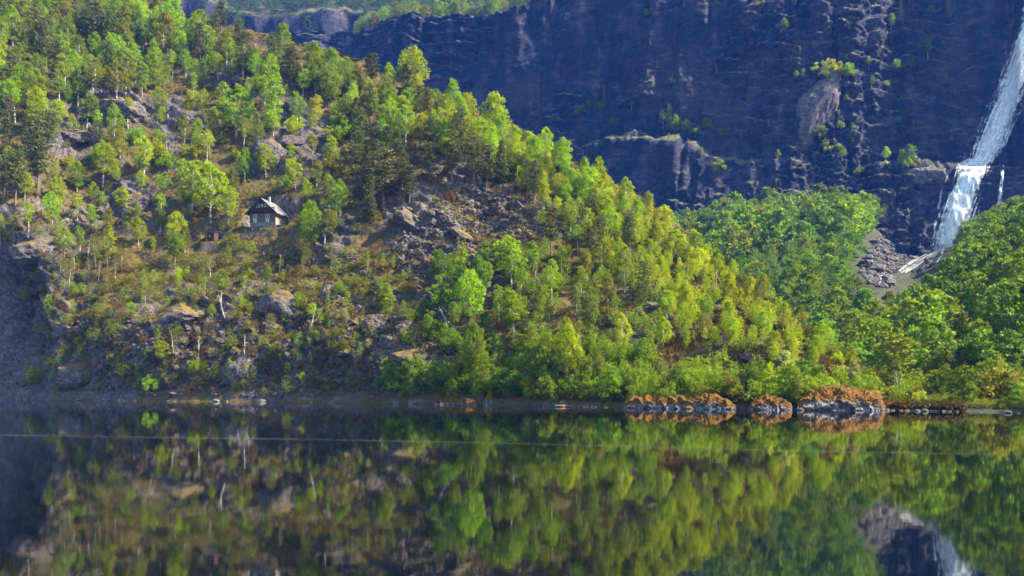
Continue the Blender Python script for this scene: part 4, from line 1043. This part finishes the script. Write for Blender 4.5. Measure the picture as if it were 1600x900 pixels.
def f_side(a):
    y = 0.2
    while y < D - .2: box(a, W - .18, W + .02, y, y + .17, 1.22, 3.25); y += .18
part('side_wall', cb, f_side, M['palewood'], 'sunlit pale side wall of boards')
AP, EV, RX = 6.15, 3.05, 3.5      # apex, eave height, eave reach
def f_gable(a):
    n = 22
    for k in range(n):
        x0 = -W - .25 + (2 * W + .5) * k / n; x1 = x0 + (2 * W + .5) / n - .02
        top = AP - .3 - (AP - EV) / RX * max(abs(x0), abs(x1))
        if top > 3.32: box(a, x0, x1, -.35, -.15, 3.3, top)
    box(a, -W - .2, W + .2, -.42, -.1, 3.26, 3.36); box(a, -1.5, 1.5, -.40, -.3, 5.15, 5.22)
part('gable_storey', cb, f_gable, M['redwood'])
def f_rail(a):
    box(a, -W - .1, W + .1, -.62, -.52, 4.15, 4.25)
    for k in range(30):
        x = -W - .08 + k * (2 * W + .1) / 29; box(a, x, x + .12, -.60, -.55, 3.38, 4.15)
    box(a, -W - .1, W + .1, -.64, -.35, 3.30, 3.38)
part('balcony_rail', cb, f_rail, M['redwood'], 'dark red boarded balcony front')
def f_roof(a):
    for s in (-1, 1):
        ny = 6
        V = []
        for y in (-0.95, D + .5):
            for (x, z) in ((0, AP), (s * RX, EV), (s * RX, EV - .18), (0, AP - .18)): V.append((x + (0.0 if x else s * .003), y, z))
        q = [(0, 1, 2, 3), (7, 6, 5, 4), (0, 4, 5, 1), (1, 5, 6, 2), (2, 6, 7, 3), (3, 7, 4, 0)]
        a.add(np.array(V, float), q)
rf = part('roof', cb, f_roof, M['roof'])
def f_barge(a):
    for s in (-1, 1):
        V = [(x, y, z) for y in (-1.02, -.955) for (x, z) in ((s * .004, AP + .02), (s * (RX + .03), EV + .0), (s * (RX + .03), EV - .3), (s * .004, AP - .3))]
        a.add(np.array(V, float), [(0, 1, 2, 3), (7, 6, 5, 4), (0, 4, 5, 1), (1, 5, 6, 2), (2, 6, 7, 3), (3, 7, 4, 0)])
part('barge_board', rf, f_barge, M['darkwood'])
def f_chim(a): box(a, .02, .42, 2.2, 2.6, 5.6, 7.0)
part('chimney', rf, f_chim, M['metal'])
def f_cap(a): box(a, -.04, .48, 2.14, 2.66, 7.08, 7.2); box(a, .1, .34, 2.28, 2.52, 7.0, 7.08)
part('chimney_cap', rf, f_cap, M['black'])
def window(x, z, w_, h_, y, cols, name='window', side=False, panel=0.0):
    def T_(a_, x0, x1, y0, y1, z0, z1):
        if side: box(a_, W + .02 - y1, W + .02 - y0, x0, x1, z0, z1)
        else: box(a_, x0, x1, y0, y1, z0, z1)
    def fr(a):
        t = .09
        T_(a, x - w_ / 2, x + w_ / 2, y - .05, y, z - t / 2, z + t / 2); T_(a, x - w_ / 2, x + w_ / 2, y - .05, y, z + h_ - t / 2, z + h_ + t / 2)
        for k in range(cols + 1):
            xx = x - w_ / 2 + w_ * k / cols; T_(a, xx - t / 2, xx + t / 2, y - .055, y - .002, z, z + h_)
    f = part(name, cb, fr, M['white'])
    for k in range(cols):
        def pn(a, k=k): T_(a, x - w_ / 2 + w_ * k / cols + .05, x - w_ / 2 + w_ * (k + 1) / cols - .05, y - .03, y - .02, z + .05, z + h_ - .05)
        part('pane', f, pn, M['pane'])
    if panel:
        def pp(a): T_(a, x - w_ / 2, x + w_ / 2, y - .045, y, z - panel, z - .06)
        part('lower_panel', f, pp, M['panel'])
for x in (-1.75, 1.05): window(x, 2.02, .82, .85, -.01, 2, panel=.75)
for x in (-.82, .85): window(x, 4.32, .72, .66, -.37, 2)
def f_hatch(a): box(a, -.16, .16, -.40, -.36, 4.3, 4.98)
part('shutter', cb, f_hatch, M['panel'])
window(2.0, 1.75, 1.5, 1.0, -.01, 3, side=True)
def f_terr(a):
    box(a, W + .1, W + 1.9, .2, 3.6, .55, .68)
    for y in (.4, 3.3): box(a, W + 1.6, W + 1.75, y, y + .15, -1.5, .55)
part('terrace', cb, f_terr, M['palewood'])
def f_step(a): box(a, -.2, 1.1, -1.0, -.3, -.25, -.1)
part('stone_step', cb, f_step, M['white'])
# shed
sh = bpy.data.objects.new('red_shed', None); COL.objects.link(sh); sh.location = tuple(SHED); sh.rotation_euler = (0, 0, SHED_ROT); sh.scale = (.8, .8, .9)
tag(sh, 'tiny red outhouse among birches down left of the cabin', 'shed')
def s_wall(a):
    n = 9
    for k in range(n): box(a, -.85 + k * 1.7 / n, -.85 + (k + 1) * 1.7 / n - .015, 0, .08, -.8, 1.75)
    for k in range(8): box(a, .77, .86, .09 + k * .2, .09 + k * .2 + .185, -.8, 1.85); box(a, -.86, -.77, .09 + k * .2, .09 + k * .2 + .185, -.8, 1.85)
    box(a, -.85, .85, 1.7, 1.78, -.8, 1.9)
part('board_wall', sh, s_wall, M['red'])
def s_roof(a):
    V = [(x, y, z + dz) for dz in (0, .1) for (x, y, z) in ((-1.15, -.35, 1.8), (1.15, -.35, 1.8), (1.15, 2.1, 2.25), (-1.15, 2.1, 2.25))]
    a.add(np.array(V, float), [(3, 2, 1, 0), (4, 5, 6, 7), (0, 1, 5, 4), (1, 2, 6, 5), (2, 3, 7, 6), (3, 0, 4, 7)])
part('roof', sh, s_roof, M['darkwood'])
def s_door(a): box(a, -.55, .2, -.05, -.002, -.3, 1.55)
dr = part('door', sh, s_door, M['darkwood'])
def s_win(a): box(a, -.32, -.02, -.075, -.052, 1.0, 1.3)
part('window', dr, s_win, M['white'])

# ------------------------------------------------------------------ dead trunks, branches, wall of logs, sign post
def log(px0, py0, px1, py1, r, label, which='hill', dy=0.0, lift=0.2, name='dead_trunk', m='deadwood', up=0.0, branches=4):
    p0, _ = hit(px0, py0, which)
    if p0 is None: return
    Y0 = p0.y; p1 = Vector(((px1 - 800) / F * (Y0 + dy), Y0 + dy, CH + (HOR - py1) / F * (Y0 + dy)))
    a = Acc(); p0 = np.array(p0) + np.array([0, -.2, -.3]); p1 = np.array(p1) + np.array([0, -.2, lift]); rng = np.random.default_rng(int(px0))
    path = [p0 + (p1 - p0) * t + rng.normal(size=3) * .05 * (0 < t < 1) for t in np.linspace(0, 1, 7)]
    org = p0.copy(); a.add(*tube([q - org for q in path], [r * (1 - .75 * t) + .01 for t in np.linspace(0, 1, 7)]))
    o = link(name, a.mesh(name, M[m], True), loc=org); tag(o, label, 'trunk'); 
    if branches:
        for k in range(branches):
            b_ = Acc(); q = path[2 + k % 4] - org; e = q + rng.normal(size=3) * np.array([.7, .3, .5]) + np.array([0, 0, .4]); b_.add(*tube([q, (q + e) / 2 + np.array([0, 0, .08]), e], [.035, .025, .01], 4))
            link('branch', b_.mesh('branch', M[m], True), o)
    return o
log(484, 518, 494, 482, .13, 'pale dead trunk leaning right on the lower rock face')
log(702, 512, 686, 482, .10, 'bleached fallen trunk beside the orange crag, right of it')
log(712, 515, 690, 488, .08, 'thin fallen trunk lying just right of the bleached one')
log(442, 412, 446, 392, .10, 'short pale snag below the cabin')
log(1462, 634, 1436, 624, .10, 'bare branch leaning out of the right shore bushes', 'valley')
log(352, 494, 342, 462, .09, 'slim pale trunk leaning left on the lower slope')
log(1402, 612, 1408, 560, .10, 'white birch trunk leaning at the right shore, nearly bare', 'hill', m='birchbark')
log(262, 256, 260, 222, .12, 'white bare trunk before the small upright crag', m='birchbark')
log(272, 548, 268, 520, .08, 'slim grey trunk above the water at lower left')
log(310, 565, 312, 532, .08, 'slim white trunk on the lower rocks left of centre', m='birchbark')
log(382, 560, 383, 524, .08, 'slim white trunk on the lower rocks below the cabin', m='birchbark')
log(498, 380, 546, 404, .22, 'long squared log laid down the slope right of the cabin', branches=0, lift=.3, name='timber_log')
p, _ = hit(515, 332)
if p:
    sg = bpy.data.objects.new('sign_post', None); COL.objects.link(sg); sg.location = p; tag(sg, 'small white board on a post in the shade right of the cabin', 'sign')
    part('post', sg, lambda a: box(a, -.05, .05, -.05, .05, -.6, 1.3), M['deadwood']); part('board', sg, lambda a: box(a, -.3, .3, -.09, -.055, .9, 1.25), M['white'])

# ------------------------------------------------------------------ pale slick line drifting across the lake
def slick():
    xs = np.linspace(-300, 1900, 420)
    rows_ = np.interp(xs, [-300, 0, 500, 800, 1200, 1600, 1900], [677, 680, 687, 693, 704, 711, 716]); y = F * CH / (rows_ - HOR)
    x = (xs - 800) / F * y; Pq = np.stack([x, y, 0 * x + .006], 1); wv = np.interp(xs, [-300, 300, 900, 1200, 1900], [.5, .55, .4, .3, .2]) * (1 + .5 * fbm(Pq, .15, 3))
    A_ = Pq.copy(); A_[:, 1] += wv; B_ = Pq.copy(); B_[:, 1] -= wv
    m, nt = mat('pale_slick'); b = N(nt, 'ShaderNodeBsdfPrincipled'); o = N(nt, 'ShaderNodeOutputMaterial'); t = N(nt, 'ShaderNodeBsdfTransparent'); mx = N(nt, 'ShaderNodeMixShader')  # pale, mostly clear film laid over the water
    b.inputs['Base Color'].default_value = (0.22, 0.20, 0.19, 1); b.inputs['Roughness'].default_value = .4
    geo = N(nt, 'ShaderNodeNewGeometry'); n = math_(nt, 'ADD', math_(nt, 'MULTIPLY', noise(nt, 1.4, 4, .7, geo.outputs['Position']), .5), math_(nt, 'MULTIPLY', noise(nt, .16, 3, .6, geo.outputs['Position']), .5)); nt.links.new(ramp(nt, n, [(.36, (0.01,) * 3), (.64, (.13,) * 3)]), mx.inputs[0])
    nt.links.new(t.outputs[0], mx.inputs[1]); nt.links.new(b.outputs[0], mx.inputs[2]); nt.links.new(mx.outputs[0], o.inputs[0])
    V = np.stack([A_, B_], 1).reshape(-1, 3)
    ob = link('pale_slick', mesh_np('pale_slick', V, grid_faces(len(xs), 2), m)); tag(ob, 'thin pale drift line crossing the lake from left to right', 'drift line', kind='stuff')
slick()

# ------------------------------------------------------------------ haze
hb = Acc(); box(hb, -1700, 1700, -1000, 1000, -12, 520)
hm, hnt = mat('air'); pv = N(hnt, 'ShaderNodeVolumePrincipled'); ho = N(hnt, 'ShaderNodeOutputMaterial')
pv.inputs['Color'].default_value = (0.035, 0.20, 1.0, 1); pv.inputs['Density'].default_value = 0.00020; pv.inputs['Anisotropy'].default_value = 0.0
pv.inputs['Absorption Color'].default_value = (1, 1, 1, 1)
hnt.links.new(pv.outputs[0], ho.inputs['Volume'])
hz = link('haze', hb.mesh('haze', hm)); tag(hz, 'thin blue air between the lake and the far cliff', 'haze', kind='stuff')

# ------------------------------------------------------------------ labels that say which tree
LOOK = {'bright': 'bright green', 'yellow': 'yellow green', 'mid': 'green', 'deep': 'dark green', 'olive': 'olive', 'brown': 'brownish', 'pine': 'dark', 'cool': 'soft green', 'pale': 'pale flowering', 'lime': 'vivid lime green'}
LM = [('cabin', 420, 335), ('red shed', 328, 366), ('bare scree', 710, 370), ('humped crag', 482, 212), ('broad upper left crag', 190, 172), ('dark cove', 35, 500), ('long mossy rock', 1315, 625), ('lone orange boulder', 764, 625),
      ('leaning dead trunk', 490, 500), ('leaning white trunk', 1405, 585), ('waterfall foot', 1470, 385), ('tilted cliff block', 1285, 150), ('ridge dip', 700, 160), ('spur nose', 1280, 540), ('rock fan', 1400, 400), ('round lime tree', 1022, 600), ('brown birch crag', 1030, 486), ('left skyline', 260, 40), ('lower left shore', 200, 600), ('cliff edge', 700, 30), ('right shore', 1560, 640), ('cliff ledge', 1030, 205)]
SEC = ['right of', 'below and right of', 'below', 'below and left of', 'left of', 'above and left of', 'above', 'above and right of']
NOUN = {'birch_tree': 'birch', 'round_broadleaf_tree': 'round crowned tree', 'alder_tree': 'alder', 'pine_tree': 'pine', 'spruce_tree': 'spruce', 'twiggy_birch': 'twiggy birch', 'shrub': 'bush', 'broadleaf_tree': 'valley tree', 'cliff_top_tree': 'cliff top tree',
        'ledge_spruce': 'ledge spruce', 'ledge_shrub': 'ledge bush', 'ledge_tree': 'ledge tree'}
CATS = {'birch_tree': 'birch', 'round_broadleaf_tree': 'tree', 'alder_tree': 'alder', 'pine_tree': 'pine', 'spruce_tree': 'spruce', 'twiggy_birch': 'birch', 'shrub': 'shrub', 'broadleaf_tree': 'tree', 'cliff_top_tree': 'tree', 'ledge_spruce': 'spruce', 'ledge_shrub': 'shrub', 'ledge_tree': 'tree'}
GRP = {'birch_tree': 'birches on the hillside', 'round_broadleaf_tree': 'round crowned trees on the hillside', 'alder_tree': 'alders along the shore', 'pine_tree': 'pines on the hillside', 'spruce_tree': 'spruces on the hillside', 'twiggy_birch': 'twiggy brown birches',
       'shrub': 'bushes on the hillside', 'broadleaf_tree': 'trees of the valley wood', 'cliff_top_tree': 'trees on the cliff top', 'ledge_spruce': 'trees on the cliff ledges', 'ledge_shrub': 'trees on the cliff ledges', 'ledge_tree': 'trees on the cliff ledges'}
zones = {}
for t in TREES:
    l = min(LM, key=lambda l: (l[1] - t['px']) ** 2 + 1.4 * (l[2] - t['py']) ** 2)
    a = math.degrees(math.atan2(t['py'] - l[2], t['px'] - l[1])) % 360; s = SEC[int(((a + 22.5) % 360) // 45)]
    zones.setdefault((l[0], s, t['name'], LOOK[t['tint']]), []).append(t)
for (l, s, nm, look), L in zones.items():
    L.sort(key=lambda t: t['px'])
    for k, t in enumerate(L):
        e = '' if len(L) == 1 else ', ' + ('leftmost of these' if k == 0 else ORD[k])
        size = 'tall ' if t['h'] > 76 else 'small ' if t['h'] < 34 else ''
        tag(t['o'], '%s%s %s %s the %s%s' % (size, look, NOUN[nm], s, l, e), CATS[nm], GRP[nm])
from collections import Counter
print('TREES', Counter(t['name'] for t in TREES))
